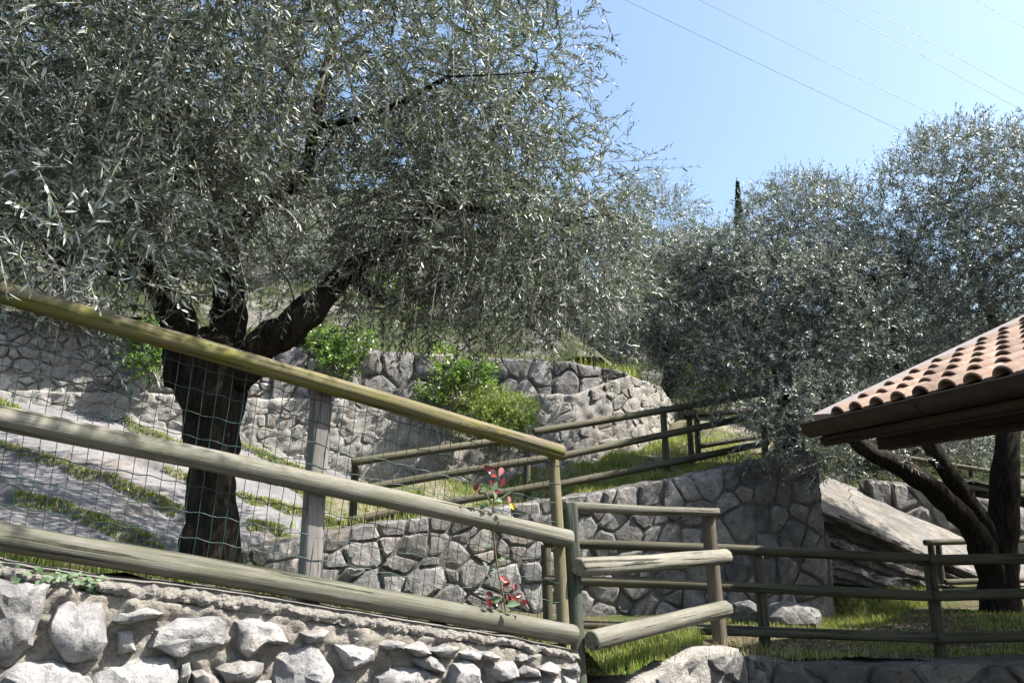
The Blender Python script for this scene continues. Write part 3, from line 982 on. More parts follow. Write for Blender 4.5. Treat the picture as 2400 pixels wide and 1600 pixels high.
def upper_walls():
    zb = [2.3, 2.2, 2.05, 1.85, 1.8, 2.0, 2.2, 2.4, 2.8]
    zt = [3.35, 3.35, 3.38, 3.42, 3.55, 3.72, 4.1, 4.05, 3.9]
    W = empty('terrace_wall', (0.0, 10.0, 2.4))
    tag(W, 'long rough grey terrace wall behind the ramp, sunlit pale curved end at right', 'stone wall')
    face = WallFace(UP_LINE, zb, zt)
    wall_body(face, 0.45, 0.045, M['mortar_pale'], 'mortar_bed', W, 0.045, 7, 0.03, .018)
    lay_stones(face, W, 0.13, 1.5, 0.006, 0.03, M['upstone'], 33, u0=face.us[1] + .5, jitter=.5, keep=.8)
    # upper tier
    T = empty('block_wall', (0.5, 10.2, 3.6))
    tag(T, 'course of large grey blocks on top of the terrace wall behind the green shrub', 'stone wall')
    l2 = [(p[0], p[1] + .10) for p in UP_LINE[3:7]]
    f2 = WallFace(l2, [3.35, 3.5, 3.66, 4.02], [4.2, 4.25, 4.25, 4.16])
    wall_body(f2, 0.35, 0.05, M['mortar_mid'], 'mortar_bed', T, 0.018, 6, 0.03, .006)
    lay_stones(f2, T, 0.26, 1.15, 0.012, 0.055, M['wallstone'], 35, jitter=.45)
    R = empty('rubble_wall', (-4.5, 8.6, 3.3))
    tag(R, 'pale rubble stone wall at far left behind the olive trunk', 'stone wall')
    l3 = [(p[0], p[1] + .16) for p in UP_LINE[:4]]
    f3 = WallFace(l3, [3.3, 3.3, 3.33, 3.36], [4.45, 4.45, 4.4, 4.25])
    wall_body(f3, 0.35, 0.07, M['mortar_pale'], 'mortar_bed', R, 0.03, 7, 0.04, .01)
    lay_stones(f3, R, 0.125, 1.35, 0.010, 0.055, M['rubble'], 37, jitter=.5)
upper_walls()

def right_walls():
    W = empty('low_wall', (3.0, 5.5, 0))
    tag(W, 'low dark brown stone wall under the right log fence', 'stone wall')
    pts = [at(1735, 1548, 5.5), at(2000, 1552, 5.5), at(2300, 1552, 5.45), at(2700, 1552, 5.4), at(3100, 1552, 5.4)]
    face = WallFace([(p.x, p.y) for p in pts], [-.05] * 5, [p.z for p in pts])
    wall_body(face, 0.28, 0.05, M['mortar_grey'], 'mortar_bed', W, 0.02, 5, 0.02)
    lay_stones(face, W, 0.23, 1.4, 0.014, 0.05, M['darkstone'], 41, jitter=.45)
    B = empty('wall_end', (1.35, 4.6, 0))
    tag(B, 'rounded rough stone wall end carrying the brown gate post', 'stone wall')
    pts = [at(1470, 1625, 4.0), at(1535, 1580, 4.15), at(1600, 1550, 4.3), at(1668, 1523, 4.5), at(1725, 1520, 4.75), at(1768, 1540, 5.1), at(1775, 1548, 5.5)]
    face = WallFace([(p.x, p.y) for p in pts], [-.05] * 7, [p.z for p in pts])
    wall_body(face, 0.38, 0.03, M['mortar_pale'], 'mortar_bed', B, 0.05, 5, 0.04)
    lay_stones(face, B, 0.2, 1.3, 0.03, 0.05, M['wallstone'], 43, keep=.6)
    C = empty('back_wall', (5, 10.7, 1.8))
    tag(C, 'far stone wall above the sloping rock slab behind the right olive', 'stone wall')
    pts = [at(2030, 1120, 10.75), at(2150, 1135, 10.7), at(2300, 1165, 10.6), at(2450, 1200, 10.6), at(2700, 1240, 10.6)]
    face = WallFace([(p.x, p.y) for p in pts], [1.0] * 5, [p.z for p in pts])
    wall_body(face, 0.3, 0.07, M['mortar_grey'], 'mortar_bed', C, 0.03, 4, 0.03)
    lay_stones(face, C, 0.26, 1.25, 0.02, 0.05, M['wallstone'], 47, z0=1.2)
right_walls()

# loose boulders at the wall foot
def boulder(c, r, seed, label):
    bm = bmesh.new()
    bmesh.ops.create_icosphere(bm, subdivisions=3, radius=1.0)
    rnd = random.Random(seed)
    off = V((seed * 3.1, 1, 2))
    for v in bm.verts:
        p = v.co.copy()
        cell = noise.cell_vector(p * 1.3 + off)
        v.co = p * (1 + .3 * noise.noise(p * 1.2 + off) + .12 * noise.noise(p * 3.5 + off))
        v.co = V((v.co.x * r[0], v.co.y * r[1], v.co.z * r[2]))
    me = bpy.data.meshes.new('boulder'); bm.to_mesh(me); bm.free()
    me.materials.append(M['wallstone'])
    o = put('boulder', me, None, Matrix.Translation(c))
    tag(o, label, 'rock', 'boulders at the foot of the retaining wall')
def gz(x, y, Y):
    p = at(x, y, Y)
    return V((p.x, p.y, h1(p.x, p.y)))
boulder(gz(1850, 1465, 7.2) + V((0, 0, .05)), (.3, .22, .19), 3, 'largest grey boulder at the shaded wall foot, behind the log fence')
boulder(gz(1750, 1460, 7.3) + V((0, 0, .08)), (.18, .15, .13), 5, 'middle sized grey boulder left of the largest one at the wall foot')
boulder(gz(1715, 1460, 7.6) + V((0, 0, .05)), (.15, .13, .12), 8, 'smallest grey boulder at the wall foot, leftmost of three')

# ------------------------------------------------------------------ log fences
def near_fence():
    F = empty('log_fence', (-0.8, 3.0, 1.1))
    tag(F, 'mossy three rail log fence climbing left on the foreground wall', 'fence')
    def ext(a, b, k):
        return a + (a - b) * k
    md = (FN * 0.85 + V((0, 0, -0.35)))
    for i, (a, b, r, r1, m) in enumerate((((0, 687), (1318, 1061), .041, .040, 'rail_moss'), ((0, 988), (1338, 1263), .045, .043, 'rail'), ((0, 1262), (1348, 1487), .046, .047, 'rail'))):
        A, B = near(*a), near(*b)
        A2 = ext(A, B, 0.35)
        log('rail', A2, B, r, M[m], F, 100 + i, r1, 40, bow=0.007, moss_dir=md if m == 'rail_moss' else None)
    # posts
    P0, P1 = near(756, 884, .095), near(724, 1440, .095)
    log('post', (P1.x, P1.y, P1.z - .25), P0, .044, M['post_grey'], F, 110, .042, 32, square=1.0)
    P0, P1 = near(1295, 1045, .075), near(1325, 1505, .075)
    log('post', (P1.x, P1.y, P1.z - .2), P0, .028, M['post_yellow'], F, 111, .026, 16, square=0.7)
    L0 = near(-560, 500, .1)
    log('post', (L0.x, L0.y, 1.3), (L0.x, L0.y, 2.6), .05, M['post_grey'], F, 112, .05, 16, square=.85)
near_fence()

def netting():
    N = empty('wire_netting', (-0.8, 3.0, 1.1))
    tag(N, 'green welded wire netting stretched behind the foreground log rails', 'netting')
    bk = 0.048
    # horizontals: top line above the top rail, bottom line at the coping
    T0, T1 = near(-200, 611, bk), near(1310, 1050, bk)
    B0, B1 = near(-200, 1290, bk), near(1318, 1512, bk)
    rows, cols = 10, 52
    rnd = random.Random(3)
    def g(s, t):
        return (T0.lerp(T1, s)).lerp(B0.lerp(B1, s), t)
    for j in range(rows + 1):
        path = []
        for i in range(105):
            s = i / 104
            p = g(s, j / rows)
            p = p + V((0, 0, 0.004 * math.sin(i * 1.57 + j) + 0.009 * noise.noise(V((s * 5, j * 3.3, 0))))) - FN * (0.012 * noise.noise(V((s * 4, j * .7, 3))))
            path.append(p)
        v, f = tube(path, 0.0018, 4)
        put('wire', mesh('wire', v, f, M['wire']), N)
    for i in range(cols + 1):
        s = -.08 + 1.02 * i / cols
        path = []
        for j in range(21):
            t = j / 20
            p = g(s + 0.002 * noise.noise(V((i * 2.1, t * 4, 0))), t) + FD * (.15 * (1 - t))
            p = p - FN * (0.012 * noise.noise(V((s * 4, t * 7, 3))))
            path.append(p)
        v, f = tube(path, 0.0015, 4)
        put('wire', mesh('wire', v, f, M['wire']), N)
netting()

def gate():
    G = empty('log_gate', (0.3, 3.7, 0.8))
    tag(G, 'short pale three rail log gate panel between green and brown posts', 'gate')
    YL, YR = 3.72, 4.95
    p0, p1 = at(1334, 1176, YL), at(1368, 1620, YL - .03)
    log('post', p1 - V((0, 0, .9)), p0, .044, M['post_green'], G, 201, .042, 20)
    q0, q1 = at(1659, 1205, YR), at(1692, 1525, YR)
    log('post', q1 - V((0, 0, .12)), q0, .050, M['post_brown'], G, 202, .047, 20)
    fr = V((.75, -.66, 0))
    log('rail', at(1316, 1180, YL - .02), at(1676, 1196, YR - .02), .036, M['gate'], G, 203, .045, 36, flat_top=(V((0, 0, 1))))
    log('rail', at(1354, 1328, YL - .08), at(1702, 1303, YR - .1), .047, M['gate'], G, 204, .051, 36)
    log('rail', at(1385, 1500, YL - .06), at(1703, 1425, YR - .1), .047, M['gate'], G, 205, .053, 36)
gate()

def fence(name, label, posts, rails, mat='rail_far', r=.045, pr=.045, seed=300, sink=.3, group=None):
    a = at(*posts[0][1])
    F = empty(name, a)
    tag(F, label, 'fence', group)
    for i, (t, b) in enumerate(posts):
        p, q = at(*t), at(*b)
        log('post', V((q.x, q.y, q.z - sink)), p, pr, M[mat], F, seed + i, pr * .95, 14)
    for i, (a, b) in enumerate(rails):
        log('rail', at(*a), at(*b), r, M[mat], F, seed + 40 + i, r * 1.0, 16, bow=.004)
    return F

fence('log_fence', 'three rail log fence climbing right along the ramp on the retaining wall',
      [((834, 1080, 7.62), (826, 1238, 7.62)), ((1236, 1035, 8.32), (1232, 1190, 8.32)), ((1553, 952, 8.95), (1562, 1112, 8.95)), ((1790, 905, 9.5), (1790, 1070, 9.5))],
      [((824, 1083, 7.5), (1170, 1033, 8.1)), ((1250, 1012, 8.2), (1800, 918, 9.35)), ((824, 1150, 7.5), (1290, 1072, 8.2)), ((1282, 1076, 8.22), (1800, 968, 9.35)), ((816, 1221, 7.5), (1290, 1134, 8.2)), ((1284, 1139, 8.22), (1800, 1036, 9.35))], seed=310)
fence('log_fence', 'short dark log fence stub joining the ramp fence under the middle olive',
      [((1614, 962, 9.9), (1620, 1062, 9.9)), ((1632, 960, 10.1), (1636, 1056, 10.1)), ((1880, 950, 10.3), (1882, 1040, 10.3))],
      [((1600, 975, 9.85), (1900, 950, 10.2)), ((1640, 1045, 9.95), (1900, 1005, 10.2))], r=.04, pr=.045, seed=330)
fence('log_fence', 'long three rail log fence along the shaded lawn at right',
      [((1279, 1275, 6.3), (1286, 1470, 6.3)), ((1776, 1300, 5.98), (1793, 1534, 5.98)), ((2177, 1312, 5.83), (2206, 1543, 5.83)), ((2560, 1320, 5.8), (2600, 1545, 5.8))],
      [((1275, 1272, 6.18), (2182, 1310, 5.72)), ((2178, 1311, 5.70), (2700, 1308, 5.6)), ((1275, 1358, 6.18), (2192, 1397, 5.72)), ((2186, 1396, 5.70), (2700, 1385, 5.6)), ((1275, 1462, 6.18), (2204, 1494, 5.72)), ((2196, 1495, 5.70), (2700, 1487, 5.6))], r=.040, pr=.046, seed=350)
fence('log_fence', 'small log fence by the rock slab behind the right olive trunk',
      [((2181, 1268, 8.8), (2186, 1360, 8.8)), ((2199, 1268, 9.0), (2204, 1356, 9.0)), ((2420, 1265, 8.9), (2428, 1370, 8.9))],
      [((2166, 1271, 8.7), (2440, 1263, 8.8)), ((2200, 1318, 8.75), (2440, 1312, 8.8)), ((2215, 1364, 8.7), (2440, 1358, 8.8))], r=.035, pr=.04, seed=370)
fence('log_fence', 'distant log fence on the slope beyond the right olive trunk',
      [((2120, 1060, 11.2), (2122, 1150, 11.2)), ((2275, 1085, 11.2), (2277, 1180, 11.2)), ((2450, 1110, 11.2), (2452, 1210, 11.2))],
      [((2100, 1068, 11.1), (2460, 1125, 11.1)), ((2100, 1112, 11.1), (2460, 1172, 11.1))], r=.04, pr=.04, seed=390)
fence('log_fence', 'log fence on the upper terrace at far left behind the olive limbs',
      [((328, 658, 10.6), (331, 755, 10.6)), ((470, 668, 10.8), (472, 760, 10.8)), ((100, 650, 10.2), (98, 750, 10.2)), ((760, 705, 11.0), (760, 800, 11.0))],
      [((60, 662, 10.1), (480, 692, 10.7)), ((60, 705, 10.1), (480, 730, 10.7)), ((470, 690, 10.7), (900, 722, 11.0)), ((470, 728, 10.7), (900, 765, 11.0))], r=.04, pr=.045, seed=410, sink=.5)

# ------------------------------------------------------------------ tiled shelter at right
def shelter():
    C0 = V((2.53, 5.54, 2.555))
    e = V((0.2766, -0.961, 0))               # along the eave, towards the path
    q = V((0.961, 0.2766, 0))                # up the slope, in plan
    pit = math.atan(0.425)
    up = (q * math.cos(pit) + V((0, 0, 1)) * math.sin(pit))
    nn = e.cross(up).normalized()
    if nn.z < 0: nn = -nn
    S = empty('tiled_shelter', (4.6, 4.2, 0))
    tag(S, 'open shelter with terracotta tile roof and brown gutter at right edge', 'shelter')
    def fr(s, t, h=0.0): return C0 + e * s + up * t + nn * h
    LE, LU = 4.4, 3.4
    # deck
    c = [fr(-.02, -.02, -.075), fr(LE, -.02, -.075), fr(LE, LU, -.075), fr(-.02, LU, -.075), fr(-.02, -.02, -.045), fr(LE, -.02, -.045), fr(LE, LU, -.045), fr(-.02, LU, -.045)]
    put('roof_deck', mesh('roof_deck', c, [(3, 2, 1, 0), (4, 5, 6, 7), (0, 1, 5, 4), (1, 2, 6, 5), (2, 3, 7, 6), (3, 0, 4, 7)], M['timber'], False), S)
    # other slope of the roof
    rdg = fr(0, LU, 0)
    down = (q * math.cos(pit) - V((0, 0, 1)) * math.sin(pit))
    def f2(s, t, h): return rdg + e * s + down * t + V((0, 0, h))
    c = [f2(0, 0, -.07), f2(LE, 0, -.07), f2(LE, LU, -.07), f2(0, LU, -.07), f2(0, 0, .01), f2(LE, 0, .01), f2(LE, LU, .01), f2(0, LU, .01)]
    put('rear_slope', mesh('rear_slope', c, [(3, 2, 1, 0), (4, 5, 6, 7), (0, 1, 5, 4), (1, 2, 6, 5), (2, 3, 7, 6), (3, 0, 4, 7)], M['tile'], False), S)
    # one tile: a barrel with a lip and a flat pan beside it; local x along the eave, y up the slope, z normal
    PW, ROW = 0.199, 0.30
    prof = []
    R = 0.062
    for k in range(10):
        a = math.pi * k / 9
        prof.append((0.07 - R * math.cos(a), R * math.sin(a) * .95))
    prof += [(0.145, 0.006), (0.175, 0.004), (0.203, 0.008)]
    th = 0.013
    vs, fs = [], []
    n = len(prof)
    for (y, dz, sc) in ((0.0, 0.028, 1.06), (0.012, 0.031, 1.06), (0.19, 0.016, 1.0), (0.37, 0.002, .93)):
        for (x, z) in prof: vs.append(V((0.07 + (x - .07) * sc, y, z * sc + dz)))
    for (y, dz, sc) in ((0.0, 0.028, 1.06), (0.37, 0.002, .93)):
        for k, (x, z) in enumerate(prof):
            ix = 0.07 + (x - .07) * sc
            a = max(0.0, min(math.pi, math.pi * k / 9))
            if k < 10: vs.append(V((0.07 - (R - th) * math.cos(a) * sc, y, (R - th) * math.sin(a) * .95 * sc + dz)))
            else: vs.append(V((ix, y, z * sc + dz - th)))
    for r in range(3):
        for k in range(n - 1): fs.append((r * n + k, r * n + k + 1, (r + 1) * n + k + 1, (r + 1) * n + k))
    for k in range(n - 1):
        fs.append((4 * n + k, 4 * n + k + 1, k + 1, k))
        fs.append((5 * n + k, 5 * n + k + 1, 4 * n + k + 1, 4 * n + k))
    tme = mesh('tile', vs, fs, M['tile'])
    base = Matrix(((e.x, up.x, nn.x, 0), (e.y, up.y, nn.y, 0), (e.z, up.z, nn.z, 0), (0, 0, 0, 1)))
    rnd = random.Random(9)
    rows, cols = 11, 21
    for j in range(rows):
        for i in range(cols):
            o = fr(0.13 + i * PW + rnd.uniform(-.005, .005), -0.015 + j * ROW + rnd.uniform(-.008, .008), -.040 + rnd.uniform(-.002, .003))
            put('tile', tme, S, Matrix.Translation(o) @ base @ Matrix.Rotation(rnd.uniform(-.02, .02), 4, 'Z'))
    # verge flashing strip
    def prism(name, pts, mat):
        put(name, mesh(name, pts, [(3, 2, 1, 0), (4, 5, 6, 7), (0, 1, 5, 4), (1, 2, 6, 5), (2, 3, 7, 6), (3, 0, 4, 7)], mat, False), S)
    prism('verge_flashing', [fr(-.05, -.04, -.10), fr(.135, -.04, -.035), fr(.135, LU, -.035), fr(-.05, LU, -.10), fr(-.05, -.04, .035), fr(.135, -.04, .012), fr(.135, LU, .012), fr(-.05, LU, .035)], M['flashing'])
    # gutter: half round trough along the eave
    gc = C0 - q * 0.075 + V((0, 0, -.075))
    vs, fs = [], []
    prof = [(math.cos(a) * .086, math.sin(a) * .1) for a in [math.pi + math.pi * k / 12 for k in range(13)]]
    prof = [(-.09, .012), (-.1, .004), (-.09, -.006)] + prof[1:] + [(.086, .03)]
    inn = [(x * .93, z * .93 + .002) for x, z in reversed(prof)]
    loop = prof + inn
    for s in (-.06, LE):
        for x, z in loop: vs.append(gc + e * s + q * x + V((0, 0, z)))
    m = len(loop)
    for k in range(m): fs.append((k, (k + 1) % m, m + (k + 1) % m, m + k))
    gut = put('gutter', mesh('gutter', vs, fs, M['gutter']), S)
    cap = [gc + e * -.062 + q * x + V((0, 0, z)) for x, z in prof] + [gc + e * -.055 + q * x + V((0, 0, z)) for x, z in prof]
    k = len(prof)
    fcs = [tuple(range(k - 1, -1, -1)), tuple(range(k, 2 * k))] + [(i, (i + 1) % k, k + (i + 1) % k, k + i) for i in range(k)]
    put('gutter_end', mesh('gutter_end', cap, fcs, M['gutter'], False), gut)
    for s in (0.28, 1.05, 1.62, 2.5, 3.4):
        vs, fs = [], []
        for ds in (-.014, .014):
            for x, z in prof: vs.append(gc + e * (s + ds) + q * x * 1.05 + V((0, 0, z * 1.05)))
        for i in range(k - 1): fs.append((i, i + 1, k + i + 1, k + i))
        put('bracket', mesh('bracket', vs, fs, M['gutter']), gut)
    # fascia and stepped moulding
    def beam(name, a, b, w, h, mat=M['timber']):
        d = (b - a)
        L = d.length
        z = d.normalized()
        x = V((0, 0, 1)).cross(z)
        x = x.normalized() if x.length > 1e-3 else V((1, 0, 0))
        y = z.cross(x)
        Mx = Matrix(((x.x, y.x, z.x, 0), (x.y, y.y, z.y, 0), (x.z, y.z, z.z, 0), (0, 0, 0, 1)))
        put(name, box_mesh(name, w, h, L, mat, .006), S, Matrix.Translation((a + b) / 2) @ Mx)
    beam('fascia', C0 + q * .025 + V((0, 0, -.15)) - e * .03, C0 + q * .025 + V((0, 0, -.15)) + e * LE, .03, .19)
    beam('fascia_moulding', C0 - q * .005 + V((0, 0, -.20)) - e * .03, C0 - q * .005 + V((0, 0, -.20)) + e * LE, .028, .06)
    # rafters and wall plate under the deck
    for i, s in enumerate((0.18, 0.95, 1.72, 2.5, 3.3, 4.1)):
        beam('rafter', fr(s, .06, -.16), fr(s, LU, -.16), .10, .15)
    for t, dz in ((0.36, -.37), (2.6, -.37)):
        beam('purlin', fr(.12, t, dz), fr(LE, t, dz), .15, .15)
    for s in (1.75,):
        beam('tie_beam', fr(s, .22, -.48), fr(s, .22, -.48) + q * 4.6, .15, .17)
    for (s, t) in ((2.6, .62), (4.2, .62), (1.0, 2.6), (4.2, 2.6)):
        p = fr(s, t, -.40)
        beam('post', V((p.x, p.y, 0)), p, .15, .15)
shelter()

# ------------------------------------------------------------------ power lines
for i, (a, b, lab) in enumerate((((1380, -38), (2560, 517), 'lowest power line crossing the sky, leftmost of the wires'), ((1560, -36), (2560, 449), 'second power line from the left across the sky'),
        ((1840, -45), (2600, 371), 'third power line from the left across the sky'), ((1900, -57), (2600, 334), 'fourth power line from the left across the sky'),
        ((2190, -55), (2600, 180), 'rightmost power line cutting the top right corner of the sky'))):
    A, B = at(*a, 62 + i * 3), at(*b, 58 + i * 3)
    d = B - A
    path = [A - d * .6 + d * 2.2 * k / 24 - V((0, 0, 1)) * (-6.0 * (k / 24 - .5) ** 2 * .4 + .0) for k in range(25)]
    v, f = tube(path, 0.024, 6)
    o = put('power_line', mesh('power_line', v, f, M['cable']))
    tag(o, lab, 'power line', 'power lines crossing the sky')

# ------------------------------------------------------------------ foliage machinery
def rand_unit(n, rng):
    v = rng.normal(size=(n, 3))
    return v / np.linalg.norm(v, axis=1, keepdims=True)
def nrm(v):
    return v / (np.linalg.norm(v, axis=-1, keepdims=True) + 1e-9)

def leaf_frames(org, dirs, length, droop, nl, rng, ll, wide=0.78):
    """opposite leaves along curved twigs: base, direction, normal, length"""
    T = len(org)
    ref = rand_unit(T, rng)
    a = nrm(np.cross(dirs, ref)); b = np.cross(dirs, a)
    s = (np.arange(nl) // 2 * 2 + 2) / (nl + 1)
    s = np.clip(s[None, :] + rng.uniform(-.03, .03, (T, nl)), .05, 1.0)
    L = length[:, None]
    base = org[:, None, :] + dirs[:, None, :] * (s * L)[..., None]
    base[..., 2] -= (droop[:, None] * L * s ** 2)
    tan = dirs[:, None, :] + np.stack([np.zeros_like(s), np.zeros_like(s), -2 * droop[:, None] * s], -1)
    tan = nrm(tan)
    k = np.arange(nl)
    phi = ((k // 2) % 2) * (math.pi / 2) + (k % 2) * math.pi
    phi = phi[None, :] + rng.uniform(-.5, .5, (T, nl))
    side = a[:, None, :] * np.cos(phi)[..., None] + b[:, None, :] * np.sin(phi)[..., None]
    ld = nrm(tan * rng.uniform(.45, .95, (T, nl, 1)) + side * wide + rng.normal(size=(T, nl, 3)) * .18)
    nm = nrm(tan - ld * (tan * ld).sum(-1, keepdims=True) + rng.normal(size=(T, nl, 3)) * .35)
    nm = nrm(nm - ld * (nm * ld).sum(-1, keepdims=True))
    sz = ll * rng.uniform(.75, 1.2, (T, 1)) * rng.uniform(.6, 1.2, (T, nl)) * np.where(s > .85, .8, 1.0)
    return base.reshape(-1, 3), ld.reshape(-1, 3), nm.reshape(-1, 3), sz.reshape(-1)

def leaf_mesh(name, base, ld, nm, sz, wr, mat, rng, fine=True, tone=None):
    N = len(base)
    wd = np.cross(nm, ld)
    S = sz[:, None]
    w = S * wr
    bend = rng.uniform(-.22, .10, (N, 1))
    if fine:
        v = np.stack([base,
                      base + ld * S * .32 - wd * w * .46 + nm * S * (.03 + bend * .1),
                      base + ld * S * .70 - wd * w * .40 + nm * S * (.03 + bend * .5),
                      base + ld * S + nm * S * bend,
                      base + ld * S * .70 + wd * w * .40 + nm * S * (.03 + bend * .5),
                      base + ld * S * .32 + wd * w * .46 + nm * S * (.03 + bend * .1)], 1)
        idx = np.array([0, 5, 4, 3, 0, 3, 2, 1])
        k = 6
    else:
        v = np.stack([base, base + ld * S * .5 - wd * w * .5, base + ld * S + nm * S * bend, base + ld * S * .5 + wd * w * .5], 1)
        idx = np.array([0, 3, 2, 1])
        k = 4
    loops = (np.arange(N)[:, None] * k + idx[None, :]).ravel()
    counts = np.full(N * (2 if fine else 1), 4)
    if tone is None:
        tone = np.where(rng.uniform(0, 1, N) < .5, rng.uniform(0, .58, N), rng.uniform(.62, 1, N))
    return np_mesh(name, v.reshape(-1, 3), loops, counts, mat, tone=np.repeat(tone, k))

def stem_mesh(name, org, dirs, length, droop, rad, mat):
    T = len(org)
    ref = np.tile(np.array([[.3, .2, .93]]), (T, 1))
    a = nrm(np.cross(dirs, ref)); b = np.cross(dirs, a)
    ss = np.array([0, .35, .7, 1.0])
    rr = np.array([1.0, .85, .65, .3])
    P = org[:, None, :] + dirs[:, None, :] * (ss[None, :] * length[:, None])[..., None]
    P[..., 2] -= droop[:, None] * length[:, None] * ss[None, :] ** 2
    ang = np.arange(3) * 2 * math.pi / 3
    ring = a[:, None, None, :] * np.cos(ang)[None, None, :, None] + b[:, None, None, :] * np.sin(ang)[None, None, :, None]
    v = P[:, :, None, :] + ring * (rad[:, None] * rr[None, :])[:, :, None, None]
    idx = []
    for i in range(3):
        for k in range(3):
            k2 = (k + 1) % 3
            idx += [i * 3 + k, i * 3 + k2, (i + 1) * 3 + k2, (i + 1) * 3 + k]
    idx = np.array(idx)
    loops = (np.arange(T)[:, None] * 12 + idx[None, :]).ravel()
    return np_mesh(name, v.reshape(-1, 3), loops, np.full(T * 9, 4), mat, smooth=True)

def sample_blobs(blobs, n, rng, hollow=0.45):
    w = np.array([b[2] * b[1][0] * b[1][1] * b[1][2] for b in blobs])
    pick = rng.choice(len(blobs), n, p=w / w.sum())
    c = np.array([tuple(b[0]) for b in blobs])[pick]
    r = np.array([b[1] for b in blobs])[pick]
    d = rand_unit(n, rng)
    rad = rng.uniform(0, 1, n) ** hollow
    return c + d * r * rad[:, None], d, pick

def branch_set(parent, specs, mat, sides=9, flute=0.0):
    for i, (pts, r0, r1) in enumerate(specs):
        path = catmull(pts, 6)
        n = len(path)
        rad = [r0 + (r1 - r0) * (k / (n - 1)) for k in range(n)]
        v, f = tube(path, rad, sides, 0.3, 8, flute, i)
        put('branch', mesh('branch', v, f, mat), parent)

def crown(parent, blobs, twigs, nl, ll, wr, tl, seed, mat, fine=True, up=0.35, droop=(.1, .5), branchlets=0, roots=None, lift=0.5, twig_r=0.0026, wide=.78):
    rng = np.random.default_rng(seed)
    org, d, pick = sample_blobs(blobs, twigs, rng)
    dirs = nrm(d * .75 + rand_unit(twigs, rng) * .65 + np.array([0, 0, up]))
    length = rng.uniform(.6, 1.3, twigs) * tl
    drp = rng.uniform(*droop, twigs)
    base, ld, nm, sz = leaf_frames(org, dirs, length, drp, nl, rng, ll, wide)
    c = put('crown', leaf_mesh('crown', base, ld, nm, sz, wr, mat, rng, fine), parent)
    tag(c, kind='stuff')
    st = stem_mesh('twigs', org, dirs, length * .97, drp, np.full(twigs, twig_r), M['twig'])
    o = put('twigs', st, parent)
    tag(o, kind='stuff')
    # branchlets from limbs into the crown
    if branchlets and roots:
        rnd = random.Random(seed)
        vs, fs = [], []
        ends, _, _ = sample_blobs(blobs, branchlets, rng, .6)
        for e in ends:
            e = V(e)
            r = min(roots, key=lambda p: (p - e).length + rnd.uniform(0, .5))
            if (e - r).length > 0.9: continue
            m = r.lerp(e, .55) + V((rnd.uniform(-.12, .12), rnd.uniform(-.12, .12), lift * rnd.uniform(0, .3) * (e - r).length))
            path = catmull([r, m, e], 4)
            k = len(path)
            R0 = min(.012, .005 + .006 * (e - r).length)
            v, f = tube(path, [R0 + (.003 - R0) * i / (k - 1) for i in range(k)], 5)
            b = len(vs)
            vs += v; fs += [tuple(x + b for x in q) for q in f]
        o = put('branchlets', mesh('branchlets', vs, fs, M['bark']), parent)
        tag(o, kind='stuff')
    return c

def shoots(parent, specs, ll, wr, mat, seed, nl=22, name='shoots', droop=0.05):
    rng = np.random.default_rng(seed)
    A = np.array([tuple(a) for a, b in specs]); B = np.array([tuple(b) for a, b in specs])
    L = np.linalg.norm(B - A, axis=1)
    d = (B - A) / L[:, None]
    dr = np.full(len(specs), droop)
    base, ld, nm, sz = leaf_frames(A, d, L, dr, nl, rng, ll, .6)
    tag(put(name, leaf_mesh(name, base, ld, nm, sz, wr, mat, rng, True), parent), kind='stuff')
    tag(put('twigs', stem_mesh('twigs', A, d, L, dr, np.full(len(specs), .002), M['twig']), parent), kind='stuff')

